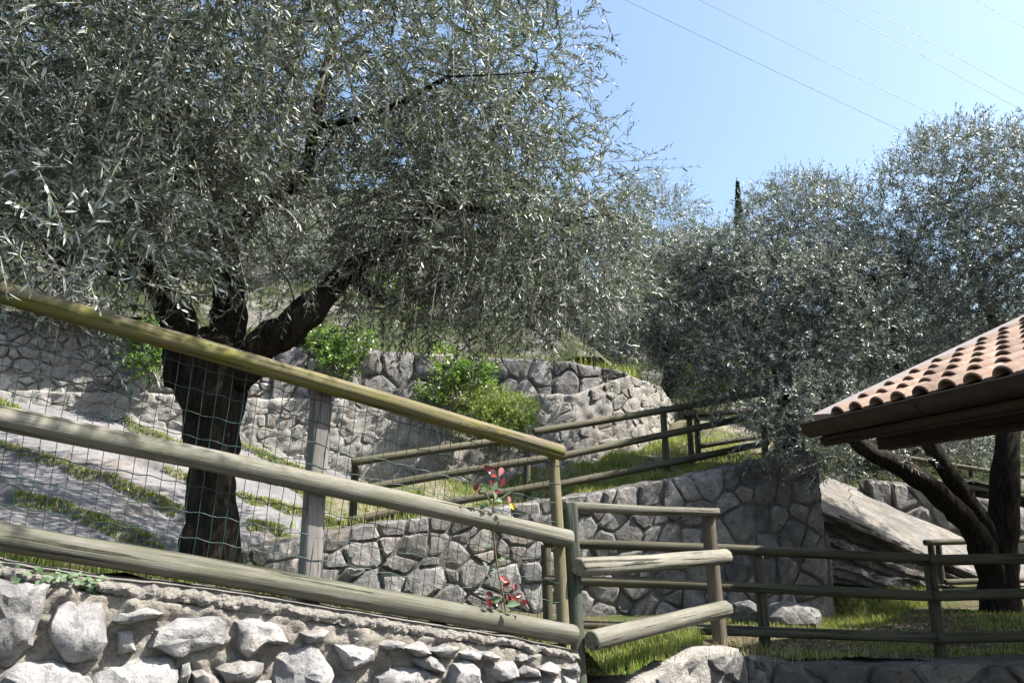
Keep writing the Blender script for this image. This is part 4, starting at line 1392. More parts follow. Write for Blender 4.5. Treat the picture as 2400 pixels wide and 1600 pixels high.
# ------------------------------------------------------------------ the big olive
def big_olive():
    T = empty('olive_tree', at(500, 1345, 4.7))
    tag(T, 'large gnarled olive tree with dark forked trunk behind the near log fence', 'tree')
    Y = 4.7
    pts = [at(497, 1420, Y), at(497, 1345, Y), at(497, 1220, Y), at(500, 1090, Y), at(498, 990, Y), at(498, 900, Y), at(498, 830, Y), at(500, 775, Y)]
    rad = [.2, .18, .165, .158, .175, .222, .24, .09]
    path = catmull(pts, 7)
    rr = []
    for i in range(len(path)):
        s = i / 7; k = min(int(s), len(rad) - 2)
        rr.append(rad[k] + (rad[k + 1] - rad[k]) * (s - k))
    v, f = tube(path, rr, 64, 0.26, 6, 0.13, 1.3)
    put('trunk', mesh('trunk', v, f, M['bark']), T)
    specs = [
        ([at(440, 900, 4.7), at(425, 790, 4.65), at(395, 700, 4.5), at(350, 635, 4.2), at(240, 620, 3.8), at(120, 600, 3.5)], .155, .045),
        ([at(395, 700, 4.5), at(372, 620, 4.6), at(352, 520, 4.6), at(320, 420, 4.7)], .085, .035),
        ([at(520, 890, 4.75), at(535, 780, 4.8), at(540, 690, 4.85), at(525, 590, 4.9), at(508, 480, 4.9), at(497, 330, 4.8), at(480, 180, 4.6)], .15, .035),
        ([at(545, 880, 4.7), at(610, 815, 4.6), at(700, 755, 4.55), at(765, 690, 4.65), at(830, 625, 4.8), at(930, 575, 5.0), at(1050, 480, 5.0)], .15, .03),
        ([at(525, 560, 4.9), at(590, 495, 4.8), at(670, 440, 4.65), at(718, 400, 4.55), at(738, 300, 4.5), at(760, 180, 4.5), at(790, 60, 4.6)], .078, .03),
        ([at(815, 640, 4.7), at(880, 690, 4.9), at(930, 705, 5.1), at(1020, 690, 5.2)], .06, .02),
        ([at(500, 620, 4.9), at(470, 570, 4.7), at(440, 540, 4.4), at(420, 470, 4.0)], .05, .02),
        ([at(400, 690, 4.5), at(300, 650, 5.2), at(150, 560, 5.6), at(20, 450, 5.8)], .06, .025),
        ([at(930, 560, 4.8), at(1080, 420, 5.0), at(1180, 280, 5.1), at(1260, 150, 5.1)], .045, .018),
        ([at(1050, 480, 4.8), at(1200, 500, 4.7), at(1330, 520, 4.7)], .035, .014),
        ([at(738, 300, 4.5), at(900, 260, 4.2), at(1050, 180, 4.1)], .032, .014),
    ]
    branch_set(T, specs, M['bark'], 12, 0.06)
    roots = [p for s in specs for p in s[0][2:]]
    bl = [((100, 120), 3.4, .95, 1), ((330, 250), 3.4, .9, 1), ((70, 430), 2.9, .55, .9), ((250, 520), 3.0, .45, .9), ((620, 120), 3.8, 1.0, .55), ((900, 150), 4.2, .95, .6),
          ((1120, 260), 4.6, .8, .9), ((1240, 130), 5.0, .55, .8), ((1290, 430), 4.8, .62, 1), ((1330, 590), 4.8, .55, 1), ((1130, 560), 4.6, .65, 1), ((960, 420), 4.8, .7, .9),
          ((650, 360), 5.4, .7, .85), ((400, 430), 4.3, .7, .8), ((960, 660), 4.9, .5, .8), ((1230, 700), 4.7, .38, 1), ((1360, 700), 4.8, .3, .8), ((720, 560), 5.6, .5, .4),
          ((180, 300), 4.8, 1.0, .9), ((-300, 150), 3.3, 1.0, .6), ((-300, 480), 3.2, .7, .6), ((500, -250), 3.4, 1.0, .5), ((60, -250), 2.9, .8, .6), ((950, -220), 4.0, .9, .5), ((1150, 60), 4.6, .5, .6),
          ((250, 600), 4.6, .5, .45), ((40, 590), 3.6, .35, .6), ((1050, 760), 5.2, .3, .6), ((900, 770), 5.2, .25, .5), ((650, 300), 6.0, 1.0, .6), ((1050, 400), 6.0, 1.0, .8), ((1250, 600), 6.0, .7, .7), ((300, 350), 6.0, 1.1, .6),
          ((1440, 430), 5.0, .3, .8), ((1420, 560), 5.0, .3, .8), ((1000, 560), 5.2, .6, 1), ((1150, 680), 5.0, .5, .8), ((850, 620), 5.3, .45, .6), ((1330, 760), 5.0, .28, 1), ((1000, 740), 5.2, .35, .6), ((1420, 660), 5.0, .3, 1), ((560, 480), 5.9, .6, .7), ((830, 500), 5.2, .4, .8), ((120, 620), 4.2, .4, .7), ((330, 560), 4.4, .4, .8), ((560, 670), 4.2, .26, .6), ((400, 610), 4.0, .35, .8), ((140, 650), 3.3, .3, .8), ((690, 640), 4.3, .28, .6), ((640, 60), 2.6, .42, .5), ((800, 20), 2.8, .4, .5), ((420, -60), 2.4, .5, .6), ((250, 660), 3.9, .3, .6)]
    blobs = [(at(x, y, Y_), (r, r * .9, r * .8), w) for (x, y), Y_, r, w in bl]
    # the part of the crown that overhangs the path
    blobs += [(V((-0.25, 2.45, 4.45)), (.55, .5, .4), 1.1), (V((-0.8, 2.4, 4.4)), (.55, .5, .4), 1.1), (V((0.2, 2.7, 4.75)), (.5, .5, .4), .9), (V((-1.35, 2.3, 4.45)), (.5, .5, .4), 1.0)]
    crown(T, blobs, 10400, 24, .055, .23, .34, 11, M['olive'], True, 0.1, (.05, .7), 170, roots, wide=.58, twig_r=.0028)
    # shoots that break the outline and hanging whips
    sp = []
    for a, b in (((1330, 190), (1385, 10)), ((1340, 170), (1440, 80)), ((1370, 250), (1400, 100)), ((1400, 330), (1485, 240)), ((1420, 350), (1500, 280)), ((1500, 400), (1640, 388)), ((1430, 380), (1590, 370)), ((1280, 60), (1250, -60)),
                 ((1300, 160), (1330, 0)), ((1440, 420), (1570, 420)), ((1480, 470), (1560, 560)), ((1440, 520), (1600, 500)), ((1350, 300), (1450, 200)), ((1380, 180), (1420, 120)), ((1450, 330), (1520, 360)), ((1470, 330), (1480, 255))):
        sp.append((at(*a, 4.75), at(*b, 4.7)))
    rnd = random.Random(4)
    for i in range(420):
        x, y = rnd.uniform(780, 1500), rnd.uniform(430, 720)
        yy = 4.2 + rnd.uniform(0, 1.3)
        a = at(x, y, yy)
        sp.append((a, a + V((rnd.uniform(-.12, .12), rnd.uniform(-.1, .1), -rnd.uniform(.2, .5)))))
    for i in range(60):
        x, y = rnd.uniform(300, 1000), rnd.uniform(560, 690)
        a = at(x, y, 4.0 + rnd.uniform(0, 1.0))
        sp.append((a, a + V((rnd.uniform(-.1, .1), rnd.uniform(-.1, .1), -rnd.uniform(.15, .35)))))
    for a, b, y0 in (((30, 560), (75, 690), 2.2), ((100, 580), (190, 705), 2.25), ((250, 590), (205, 690), 2.3), ((190, 610), (238, 735), 2.25), ((330, 600), (300, 690), 2.5), ((0, 600), (20, 700), 2.15), ((380, 590), (420, 700), 2.9), ((470, 620), (440, 720), 3.2), ((560, 600), (590, 720), 3.6), ((130, 560), (120, 670), 2.4)):
        sp.append((at(*a, y0), at(*b, y0)))
    shoots(T, sp, .05, .22, M['olive'], 12, 14, 'hanging_sprays', .02)
    # the nearest sprigs: single leaves
    rng = np.random.default_rng(31)
    heroes = []
    for a, b, y0 in (((60, 560), (230, 420), 2.1), ((90, 400), (160, 540), 2.15), ((180, 590), (240, 470), 2.2), ((330, 170), (480, 230), 2.3), ((310, 320), (240, 450), 2.15), ((20, 470), (120, 520), 2.0), ((400, 190), (560, 260), 2.4),
                     ((150, 640), (260, 560), 2.3), ((230, 380), (330, 470), 2.2), ((60, 620), (10, 540), 2.0), ((640, 120), (760, 220), 2.7), ((880, 150), (960, 260), 3.0), ((200, 700), (150, 600), 2.35), ((560, 340), (640, 420), 2.9), ((30, 90), (150, 180), 2.3)):
        heroes.append((at(*a, y0 + .1), at(*b, y0)))
    A = np.array([tuple(a) for a, b in heroes]); B = np.array([tuple(b) for a, b in heroes])
    L = np.linalg.norm(B - A, axis=1); d = (B - A) / L[:, None]; dr = np.full(len(heroes), .08)
    base, ld, nm, sz = leaf_frames(A, d, L, dr, 20, rng, .058, .7)
    variants = []
    for k in range(6):
        v = np.zeros((1, 3))
        variants.append(leaf_mesh('leaf', v, np.array([[0, 1., 0]]), np.array([[0, 0, 1.]]), np.array([1.0]), .2, M['olive'], rng, True, tone=np.array([[.25, .45, .6, .75, .85, 1.0][k]])))
    for i in range(len(base)):
        y, z = V(ld[i]), V(nm[i])
        x = y.cross(z)
        s = float(sz[i])
        Mx = Matrix(((x.x * s, y.x * s, z.x * s, base[i][0]), (x.y * s, y.y * s, z.y * s, base[i][1]), (x.z * s, y.z * s, z.z * s, base[i][2]), (0, 0, 0, 1)))
        put('leaf', variants[i % 6], T, Mx)
    for i in range(len(heroes)):
        o = put('sprig', stem_mesh('sprig', A[i:i + 1], d[i:i + 1], L[i:i + 1], dr[i:i + 1], np.array([.0022]), M['twig']), T)
big_olive()

# ------------------------------------------------------------------ the other olives
def olive(label, base, trunk, limbs, blobs, twigs, nl, ll, tl, seed, up=.45, droop=(.0, .4), branchlets=150, tops=0, top_line=None, mat='olive_far', fine=False, wr=.22):
    T = empty('olive_tree', base)
    tag(T, label, 'tree')
    pts, r0, r1 = trunk
    path = catmull(pts, 6)
    n = len(path)
    v, f = tube(path, [r0 + (r1 - r0) * i / (n - 1) for i in range(n)], 20, .2, 5, .1, seed)
    put('trunk', mesh('trunk', v, f, M['bark']), T)
    branch_set(T, limbs, M['bark'], 9, .05)
    roots = [V(p) for s in limbs for p in s[0][1:]]
    B = [(at(x, y, Y), (r, r * .9, r * .85), w) for (x, y), Y, r, w in blobs]
    crown(T, B, twigs, nl, ll, wr, tl, seed, M[mat], fine, up, droop, branchlets, roots, twig_r=.003)
    if tops:
        rnd = random.Random(seed)
        sp = []
        for i in range(tops):
            k = rnd.uniform(0, len(top_line) - 1.001)
            j = int(k); f_ = k - j
            (x0, y0, Y0), (x1, y1, Y1) = top_line[j], top_line[j + 1]
            a = at(x0 + (x1 - x0) * f_, y0 + (y1 - y0) * f_ + rnd.uniform(0, 60), Y0 + (Y1 - Y0) * f_ + rnd.uniform(-.6, .6))
            sp.append((a, a + V((rnd.uniform(-.18, .18), rnd.uniform(-.1, .1), rnd.uniform(.25, .6)))))
        shoots(T, sp, ll, wr, M[mat], seed + 1, 18, 'top_shoots', .0)
    return T

olive('middle olive tree with hanging silver foliage over the ramp fence', at(1850, 1075, 9.6),
      ([at(1850, 1100, 9.6), at(1845, 1000, 9.6), at(1835, 900, 9.6), at(1830, 820, 9.6)], .15, .11),
      [([at(1835, 900, 9.6), at(1780, 780, 9.4), at(1700, 680, 9.2), at(1620, 600, 9.2)], .08, .03), ([at(1830, 820, 9.6), at(1840, 720, 9.5), at(1830, 640, 9.4), at(1815, 580, 9.4)], .09, .03),
       ([at(1830, 860, 9.6), at(1900, 780, 9.1), at(1990, 700, 8.7), at(2060, 660, 8.4)], .08, .03), ([at(1845, 960, 9.6), at(1800, 920, 9.2), at(1650, 860, 9.0), at(1560, 820, 9.0)], .05, .02),
       ([at(1845, 930, 9.6), at(1920, 900, 8.6), at(1960, 950, 7.9)], .05, .02)],
      [((1640, 640), 9.2, .72, 1), ((1560, 740), 9.0, .6, 1), ((1740, 620), 9.0, .65, .9), ((1880, 530), 9.2, .85, .9), ((1800, 720), 8.8, .9, 1), ((1960, 680), 8.4, .75, 1), ((2040, 760), 8.0, .45, 1), ((1700, 830), 8.9, .6, .8), ((1880, 860), 8.3, .6, 1),
       ((1960, 960), 7.8, .42, 1.3), ((1830, 980), 8.0, .38, 1.2), ((1930, 1070), 7.6, .26, .8), ((1740, 940), 8.3, .34, 1.1), ((1620, 860), 9.0, .45, .8), ((2030, 880), 7.9, .4, 1.2), ((1880, 1030), 7.8, .26, 1), ((2080, 820), 8.0, .35, 1), ((1500, 660), 9.4, .45, .9), ((2020, 1010), 7.6, .25, .6), ((1690, 890), 8.6, .38, 1), ((1790, 1020), 8.0, .24, .9), ((1990, 1080), 7.5, .2, .9), ((1740, 850), 8.4, .4, .9), ((1490, 790), 9.4, .45, .9), ((1560, 640), 9.4, .5, 1), ((1480, 560), 9.8, .4, .7)],
      7400, 18, .064, .3, 51, .25, (.0, .6), 200, 130, [(1600, 580, 9.2), (1700, 540, 9.1), (1800, 440, 9.1), (1900, 430, 9.2), (2000, 440, 9.3)])

olive('tall dark olive tree at right edge with twisted trunk behind the shelter', at(2345, 1425, 7.7),
      ([at(2350, 1450, 7.7), at(2345, 1400, 7.7), at(2345, 1320, 7.7), at(2355, 1200, 7.7), at(2362, 1060, 7.7), at(2380, 900, 7.9)], .22, .10),
      [([at(2340, 1380, 7.7), at(2310, 1300, 7.6), at(2270, 1230, 7.5), at(2190, 1150, 7.3), at(2110, 1095, 7.1), at(2040, 1060, 6.9), at(1990, 1020, 6.9)], .15, .07), ([at(2330, 1290, 7.7), at(2270, 1180, 7.6), at(2215, 1100, 7.5), at(2170, 1020, 7.5), at(2130, 930, 7.6), at(2090, 800, 8.4)], .12, .05),
       ([at(2380, 920, 7.9), at(2330, 760, 8.9), at(2270, 620, 9.1), at(2220, 480, 9.1)], .08, .03), ([at(2380, 900, 7.9), at(2430, 700, 8.6), at(2420, 520, 8.8)], .08, .03), ([at(2090, 800, 8.4), at(2110, 680, 9.0), at(2150, 560, 9.1)], .05, .02)],
      [((2200, 420), 8.4, .75, .9), ((2330, 420), 8.4, .85, .9), ((2130, 560), 8.6, .75, 1), ((2280, 620), 8.3, .9, 1), ((2420, 560), 8.3, .9, 1), ((2180, 740), 8.5, .75, 1), ((2080, 620), 8.8, .5, .9), ((2500, 380), 8.4, .9, .6), ((2520, 700), 8.0, .6, .5), ((2330, 740), 8.6, .5, 1), ((2050, 860), 8.7, .6, .9), ((2160, 880), 8.6, .6, .9),
       ((2250, 330), 8.5, .4, .6), ((2030, 540), 8.9, .55, .9), ((2000, 620), 8.9, .55, .9), ((2850, 520), 6.5, .9, .9), ((2800, 800), 6.4, .9, .9), ((3100, 600), 6.0, 1.0, .8), ((2700, 650), 6.4, .8, .9), ((3000, 300), 6.4, 1.0, .6), ((2040, 1065), 7.0, .28, .6), ((2100, 1040), 7.6, .4, .7), ((2260, 1010), 8.4, .5, .6)],
      7600, 18, .064, .3, 61, .4, (.0, .35), 220, 150, [(1990, 480, 8.9), (2060, 430, 8.7), (2110, 390, 8.5), (2180, 330, 8.4), (2240, 300, 8.4), (2330, 330, 8.4), (2440, 340, 8.4)])

olive('dark rounded olive tree on the slope beyond the near crown', at(1540, 800, 14.5),
      ([at(1545, 850, 14.5), at(1540, 700, 14.5), at(1530, 620, 14.5)], .18, .1),
      [([at(1540, 700, 14.5), at(1480, 600, 14.4), at(1440, 520, 14.4)], .08, .03), ([at(1530, 660, 14.5), at(1550, 610, 14.4), at(1555, 570, 14.4)], .08, .03)],
      [((1540, 520), 14.5, 1.05, 1), ((1480, 640), 14.4, 1.1, 1), ((1600, 600), 14.6, .75, 1), ((1400, 560), 14.5, 1.0, 1), ((1560, 720), 14.5, .8, .8)],
      1500, 16, .085, .42, 71, .3, (0, .4), 60, 40, [(1450, 440, 14.4), (1540, 410, 14.4), (1620, 500, 14.5)])
olive('shaded olive tree filling the gap behind the tall right olive', at(2120, 1000, 13.0),
      ([at(2120, 1040, 13), at(2125, 930, 13), at(2120, 820, 13)], .18, .1),
      [([at(2120, 850, 13), at(2060, 740, 13), at(2020, 660, 13)], .08, .03), ([at(2120, 850, 13), at(2200, 740, 13), at(2260, 640, 13)], .08, .03)],
      [((2060, 680), 13, 1.1, 1), ((2180, 720), 13, 1.1, 1), ((2300, 760), 13, 1.1, 1), ((1960, 780), 13, .9, .8), ((2120, 860), 13, .9, .8), ((2420, 800), 13, 1, .8), ((2260, 900), 13, .9, .8)],
      2600, 16, .085, .42, 81, .3, (0, .4), 60)
olive('olive tree high on the hillside seen through the big crown at left', at(250, 560, 17),
      ([at(250, 600, 17), at(255, 500, 17), at(250, 420, 17)], .2, .1),
      [([at(255, 470, 17), at(180, 380, 17), at(120, 320, 17)], .09, .03), ([at(255, 470, 17), at(330, 380, 17), at(380, 320, 17)], .09, .03)],
      [((150, 330), 17, 1.5, 1), ((330, 330), 17, 1.5, 1), ((240, 230), 17, 1.4, 1), ((20, 420), 17, 1.3, 1), ((-150, 350), 17, 1.5, 1)],
      1700, 16, .1, .5, 91, .3, (0, .4), 50)
olive('olive tree on the upper terrace directly behind the big crown', at(1080, 740, 15),
      ([at(1080, 780, 15), at(1085, 690, 15), at(1080, 600, 15)], .2, .1),
      [([at(1085, 650, 15), at(1000, 560, 15), at(950, 500, 15)], .09, .03), ([at(1085, 650, 15), at(1170, 560, 15), at(1220, 500, 15)], .09, .03)],
      [((980, 520), 15, 1.2, 1), ((1160, 520), 15, 1.2, 1), ((1290, 600), 15, 1.0, 1), ((1070, 430), 15, 1.1, .9)],
      1500, 16, .09, .45, 95, .3, (0, .4), 50, mat='olive')

olive('pale olive tree on the slope between the near crown and the middle olive', at(1570, 900, 12.5),
      ([at(1570, 930, 12.5), at(1572, 850, 12.5), at(1565, 780, 12.5)], .16, .1),
      [([at(1570, 830, 12.5), at(1500, 740, 12.5), at(1460, 680, 12.5)], .07, .03), ([at(1570, 830, 12.5), at(1640, 740, 12.5), at(1680, 680, 12.5)], .07, .03)],
      [((1480, 720), 12.5, .9, 1), ((1600, 680), 12.5, .9, 1), ((1680, 760), 12.5, .8, 1), ((1560, 800), 12.4, .6, .8), ((1420, 780), 12.3, .6, .8)],
      1700, 16, .075, .38, 99, .3, (0, .4), 50)

olive('dark olive tree low on the hillside framed by the big olive limbs', at(700, 720, 13.2),
      ([at(700, 760, 13.2), at(705, 690, 13.2), at(700, 620, 13.2)], .17, .1),
      [([at(703, 670, 13.2), at(640, 590, 13.2), at(590, 540, 13.2)], .08, .03), ([at(703, 670, 13.2), at(780, 590, 13.2), at(830, 540, 13.2)], .08, .03)],
      [((600, 560), 13.2, .9, 1), ((740, 520), 13.3, .9, 1), ((860, 580), 13.2, .9, 1), ((480, 600), 13.0, .8, .9), ((700, 640), 13.0, .6, .8), ((980, 640), 13.0, .7, .8)],
      1900, 16, .08, .4, 93, .3, (0, .4), 50, mat='olive')

olive('low olive thicket on the slope just above the block wall', at(1240, 810, 12.2),
      ([at(1240, 840, 12.2), at(1242, 790, 12.2), at(1240, 750, 12.2)], .12, .08),
      [([at(1240, 770, 12.2), at(1160, 720, 12.2), at(1100, 700, 12.2)], .06, .025), ([at(1240, 770, 12.2), at(1320, 730, 12.2), at(1390, 710, 12.2)], .06, .025)],
      [((1160, 720), 12.2, .6, 1), ((1280, 730), 12.2, .6, 1), ((1390, 730), 12.3, .6, 1), ((1050, 720), 12.2, .5, 1), ((1460, 780), 12.2, .45, 1)],
      1100, 16, .07, .34, 97, .3, (0, .4), 40, mat='olive')

olive('young olive on the slope above the sloping rock slab, under the eave', at(2110, 1120, 11.6),
      ([at(2110, 1150, 11.6), at(2112, 1100, 11.6), at(2110, 1060, 11.6)], .1, .06),
      [([at(2110, 1080, 11.6), at(2050, 1040, 11.6), at(2000, 1020, 11.6)], .05, .02), ([at(2110, 1080, 11.6), at(2180, 1040, 11.6), at(2230, 1020, 11.6)], .05, .02)],
      [((2000, 1030), 11.6, .4, 1), ((2110, 1030), 11.6, .45, 1), ((2220, 1030), 11.6, .45, 1), ((2320, 1040), 11.6, .4, 1), ((1940, 1040), 11.4, .35, .8)],
      900, 16, .065, .3, 98, .3, (0, .4), 40)

def cypress():
    b = at(1735, 640, 30)
    T = empty('cypress_tree', b)
    tag(T, 'slim dark cypress tip rising behind the middle olive', 'tree')
    top = at(1727, 416, 30)
    v, f = tube([b - V((0, 0, 3)), b, top], [.12, .1, .02], 8)
    put('trunk', mesh('trunk', v, f, M['bark']), T)
    rng = np.random.default_rng(5)
    n = 1500
    t = rng.uniform(0, 1, n) ** .8
    R = .55 * (1 - t) ** 1.05 + .01
    th = rng.uniform(0, 2 * math.pi, n)
    o = np.stack([b.x + (top.x - b.x) * t + R * np.cos(th) * rng.uniform(.3, .9, n), b.y + R * np.sin(th) * rng.uniform(.3, .9, n), b.z - 1.2 + (top.z - b.z + .9) * t], 1)
    d = nrm(np.stack([np.cos(th) * .35, np.sin(th) * .35, np.ones(n)], 1) + rng.normal(size=(n, 3)) * .15)
    L = rng.uniform(.25, .5, n)
    base, ld, nm, sz = leaf_frames(o, d, L * (.15 + .8 * (1 - t)), np.zeros(n), 10, rng, .1, .4)
    tag(put('crown', leaf_mesh('crown', base, ld, nm, sz, .3, M['cypress'], rng, False), T), kind='stuff')
cypress()

# ------------------------------------------------------------------ shrubs and climbers
def bush(name, label, base, blobs, twigs, nl, ll, wr, tl, seed, mat, cat='shrub', up=.5, fine=False, group=None):
    T = empty(name, base)
    tag(T, label, cat, group)
    rng = np.random.default_rng(seed)
    B = [(at(x, y, Y), (r * 1.1, r * .8, r * .85), w) for (x, y), Y, r, w in blobs]
    org, d, pk = sample_blobs(B, twigs, rng, .4)
    dirs = nrm(d * .7 + rand_unit(twigs, rng) * .5 + np.array([0, 0, up]))
    L = rng.uniform(.6, 1.3, twigs) * tl
    dr = rng.uniform(0, .3, twigs)
    b_, ld, nm, sz = leaf_frames(org, dirs, L, dr, nl, rng, ll, .8)
    tag(put('foliage', leaf_mesh('foliage', b_, ld, nm, sz, wr, mat, rng, fine), T), kind='stuff')
    rnd = random.Random(seed)
    for (c, r, w) in B:
        v, f = tube(catmull([V(base) + V((rnd.uniform(-.05, .05), 0, -.05)), V(base).lerp(c, .5) + V((rnd.uniform(-.05, .05), 0, 0)), c], 3), [.014, .012, .011, .009, .008, .006, .004], 6)
        put('stem', mesh('stem', v, f, M['twig']), T)
    return T
bush('shrub', 'bright green rounded shrub in front of the terrace wall', at(1170, 1085, 9.55), [((1130, 960), 9.5, .3, 1), ((1210, 965), 9.4, .28, 1), ((1170, 1000), 9.4, .32, 1), ((1110, 1010), 9.5, .25, .9), ((1080, 930), 9.6, .25, .6), ((1235, 1000), 9.4, .16, 1), ((1160, 930), 9.5, .22, .8)], 2600, 10, .03, .5, .1, 101, M['shrub'])
bush('leafy_plant', 'broad leaved green plant climbing above the bright shrub', at(1050, 1080, 9.6), [((1060, 880), 9.6, .22, 1), ((1120, 880), 9.6, .2, 1), ((1010, 930), 9.6, .2, .8), ((1030, 830), 9.65, .14, .6)], 420, 8, .065, .55, .16, 103, M['weed'], 'plant')
bush('leafy_plant', 'green plant growing at the rubble wall left of the olive trunk', at(370, 905, 8.6), [((355, 800), 8.6, .22, 1), ((340, 850), 8.55, .2, 1), ((390, 760), 8.6, .18, .8)], 420, 8, .06, .5, .15, 105, M['weed'], 'plant')
bush('leafy_plant', 'green creeper hanging on the wall right of the olive fork', at(800, 900, 9.4), [((790, 850), 9.4, .24, 1), ((760, 800), 9.45, .22, .8), ((840, 800), 9.4, .22, .8)], 420, 8, .06, .5, .15, 107, M['weed'], 'plant')
bush('shrub', 'light green bush on the upper terrace seen under the olive limb', at(850, 790, 12.2), [((820, 720), 12.2, .4, 1), ((900, 700), 12.2, .45, 1), ((960, 740), 12.1, .35, .8), ((930, 600), 14, .6, .8)], 900, 10, .075, .5, .2, 109, M['shrub'])
bush('shrub', 'yellow green bush beside the pale wall end under the middle olive', at(1640, 960, 12.6), [((1640, 900), 12.6, .4, 1), ((1700, 890), 12.6, .4, 1), ((1600, 870), 12.8, .3, .7)], 700, 10, .07, .5, .2, 111, M['shrub'])

def ivy():
    T = empty('ivy', near(150, 1370, -.05))
    tag(T, 'trailing ivy with pale green lobed leaves on the coping at left', 'ivy')
    rnd = random.Random(8)
    vs = [(0, 0, 0)]
    prof = [(0, -.3), (.32, -.42), (.55, -.1), (.42, .15), (.62, .45), (.28, .45), (0, 1.0), (-.28, .45), (-.62, .45), (-.42, .15), (-.55, -.1), (-.32, -.42)]
    vs += [(x, y, .12 * (x * x)) for x, y in prof]
    fs = [(0, i + 1, (i + 1) % 12 + 1) for i in range(12)]
    mes = []
    for t in (.2, .6, 1.0):
        me = mesh('leaf', vs, fs, M['rosegreen'], False)
        a = me.attributes.new('tone', 'FLOAT', 'POINT'); a.data.foreach_set('value', [t] * len(vs))
        mes.append(me)
    for i in range(120):
        x = rnd.uniform(-20, 250)
        y = 1322 + x * .13 + rnd.uniform(-4, 34)
        p = near(x, y, -.10 + rnd.uniform(-.02, .05))
        n = (FN + V((rnd.uniform(-.6, .6), rnd.uniform(-.5, .5), rnd.uniform(.1, 1.2)))).normalized()
        q = n.to_track_quat('Z', 'Y')
        s = rnd.uniform(.008, .018)
        Mx = Matrix.Translation(p) @ q.to_matrix().to_4x4() @ Matrix.Rotation(rnd.uniform(0, 6.28), 4, 'Z') @ Matrix.Scale(s, 4)
        put('leaf', mes[i % 3], T, Mx)
    for k in range(3):
        pts = [near(-20 + 90 * j, 1330 + 11 * j + rnd.uniform(-6, 14), -.085) for j in range(4)]
        v, f = tube(catmull(pts, 5), .002, 5)
        put('stem', mesh('stem', v, f, M['stem']), T)
ivy()

def rose():
    T = empty('rose_plant', near(1190, 1490, .02))
    tag(T, 'young rose with red leaves climbing the wire netting', 'plant')
    rnd = random.Random(15)
    stems = [[(1192, 1490), (1180, 1400), (1166, 1330), (1158, 1260), (1156, 1190), (1160, 1150)], [(1166, 1330), (1180, 1310), (1190, 1300)], [(1158, 1190), (1140, 1160), (1120, 1150)], [(1157, 1180), (1185, 1160), (1195, 1155)], [(1180, 1410), (1205, 1400), (1222, 1400)]]
    for s in stems:
        v, f = tube(catmull([near(x, y, -.02) for x, y in s], 5), .0036, 6)
        put('stem', mesh('stem', v, f, M['stem']), T)
    prof = [(0, 0), (.16, .1), (.32, .35), (.3, .6), (.15, .85), (0, 1.05), (-.15, .85), (-.3, .6), (-.32, .35), (-.16, .1)]
    vs = [(0, .5, -.06)] + [(x, y, .42 * abs(x) - .3 * (y - .4) ** 2) for x, y in prof]
    fs = [(0, i + 1, (i + 1) % 10 + 1) for i in range(10)]
    def lm(mat, t):
        me = mesh('leaf', vs, fs, mat)
        a = me.attributes.new('tone', 'FLOAT', 'POINT'); a.data.foreach_set('value', [t] * len(vs))
        return me
    K = {'d': lm(M['red'], .1), 'r': lm(M['red'], .35), 'o': lm(M['red'], .75), 'p': lm(M['pink'], .5), 'g': lm(M['rosegreen'], .4), 'w': lm(M['rosegreen'], 1.0), 'y': lm(M['yellow'], .2)}
    L = [(1138, 1105, 'd', 20), (1148, 1112, 'r', 22), (1160, 1100, 'd', 26), (1165, 1118, 'o', 24), (1178, 1095, 'p', 26), (1172, 1112, 'r', 24), (1150, 1125, 'd', 22), (1112, 1150, 'r', 24), (1122, 1158, 'd', 22), (1104, 1142, 'g', 22), (1176, 1140, 'r', 26), (1172, 1150, 'o', 22),
         (1152, 1150, 'w', 28), (1140, 1140, 'g', 22), (1162, 1170, 'w', 24), (1192, 1162, 'p', 20), (1198, 1178, 'y', 22), (1176, 1172, 'w', 20), (1140, 1180, 'g', 22), (1182, 1306, 'g', 20), (1140, 1328, 'g', 18), (1168, 1338, 'g', 20), (1142, 1348, 'g', 18), (1150, 1275, 'g', 16),
         (1185, 1362, 'p', 26), (1195, 1370, 'o', 24), (1205, 1366, 'r', 22), (1178, 1372, 'd', 22), (1186, 1394, 'r', 22), (1142, 1402, 'r', 24), (1155, 1398, 'd', 22), (1165, 1420, 'd', 26), (1172, 1402, 'g', 28), (1188, 1418, 'w', 34), (1208, 1398, 'd', 22), (1216, 1412, 'o', 26), (1222, 1418, 'r', 22), (1200, 1388, 'd', 20)]
    for x, y, c, s in L:
        p = near(x, y, -.03 - rnd.uniform(0, .04))
        n = (FN * .9 + V((rnd.uniform(-.7, .7), rnd.uniform(-.4, .2), rnd.uniform(-.1, .9)))).normalized()
        q = n.to_track_quat('Z', 'Y')
        sz = s * 0.85 / 1600 * 3.35
        put('leaf', K[c], T, Matrix.Translation(p) @ q.to_matrix().to_4x4() @ Matrix.Rotation(rnd.uniform(0, 6.28), 4, 'Z') @ Matrix.Scale(sz, 4))
rose()

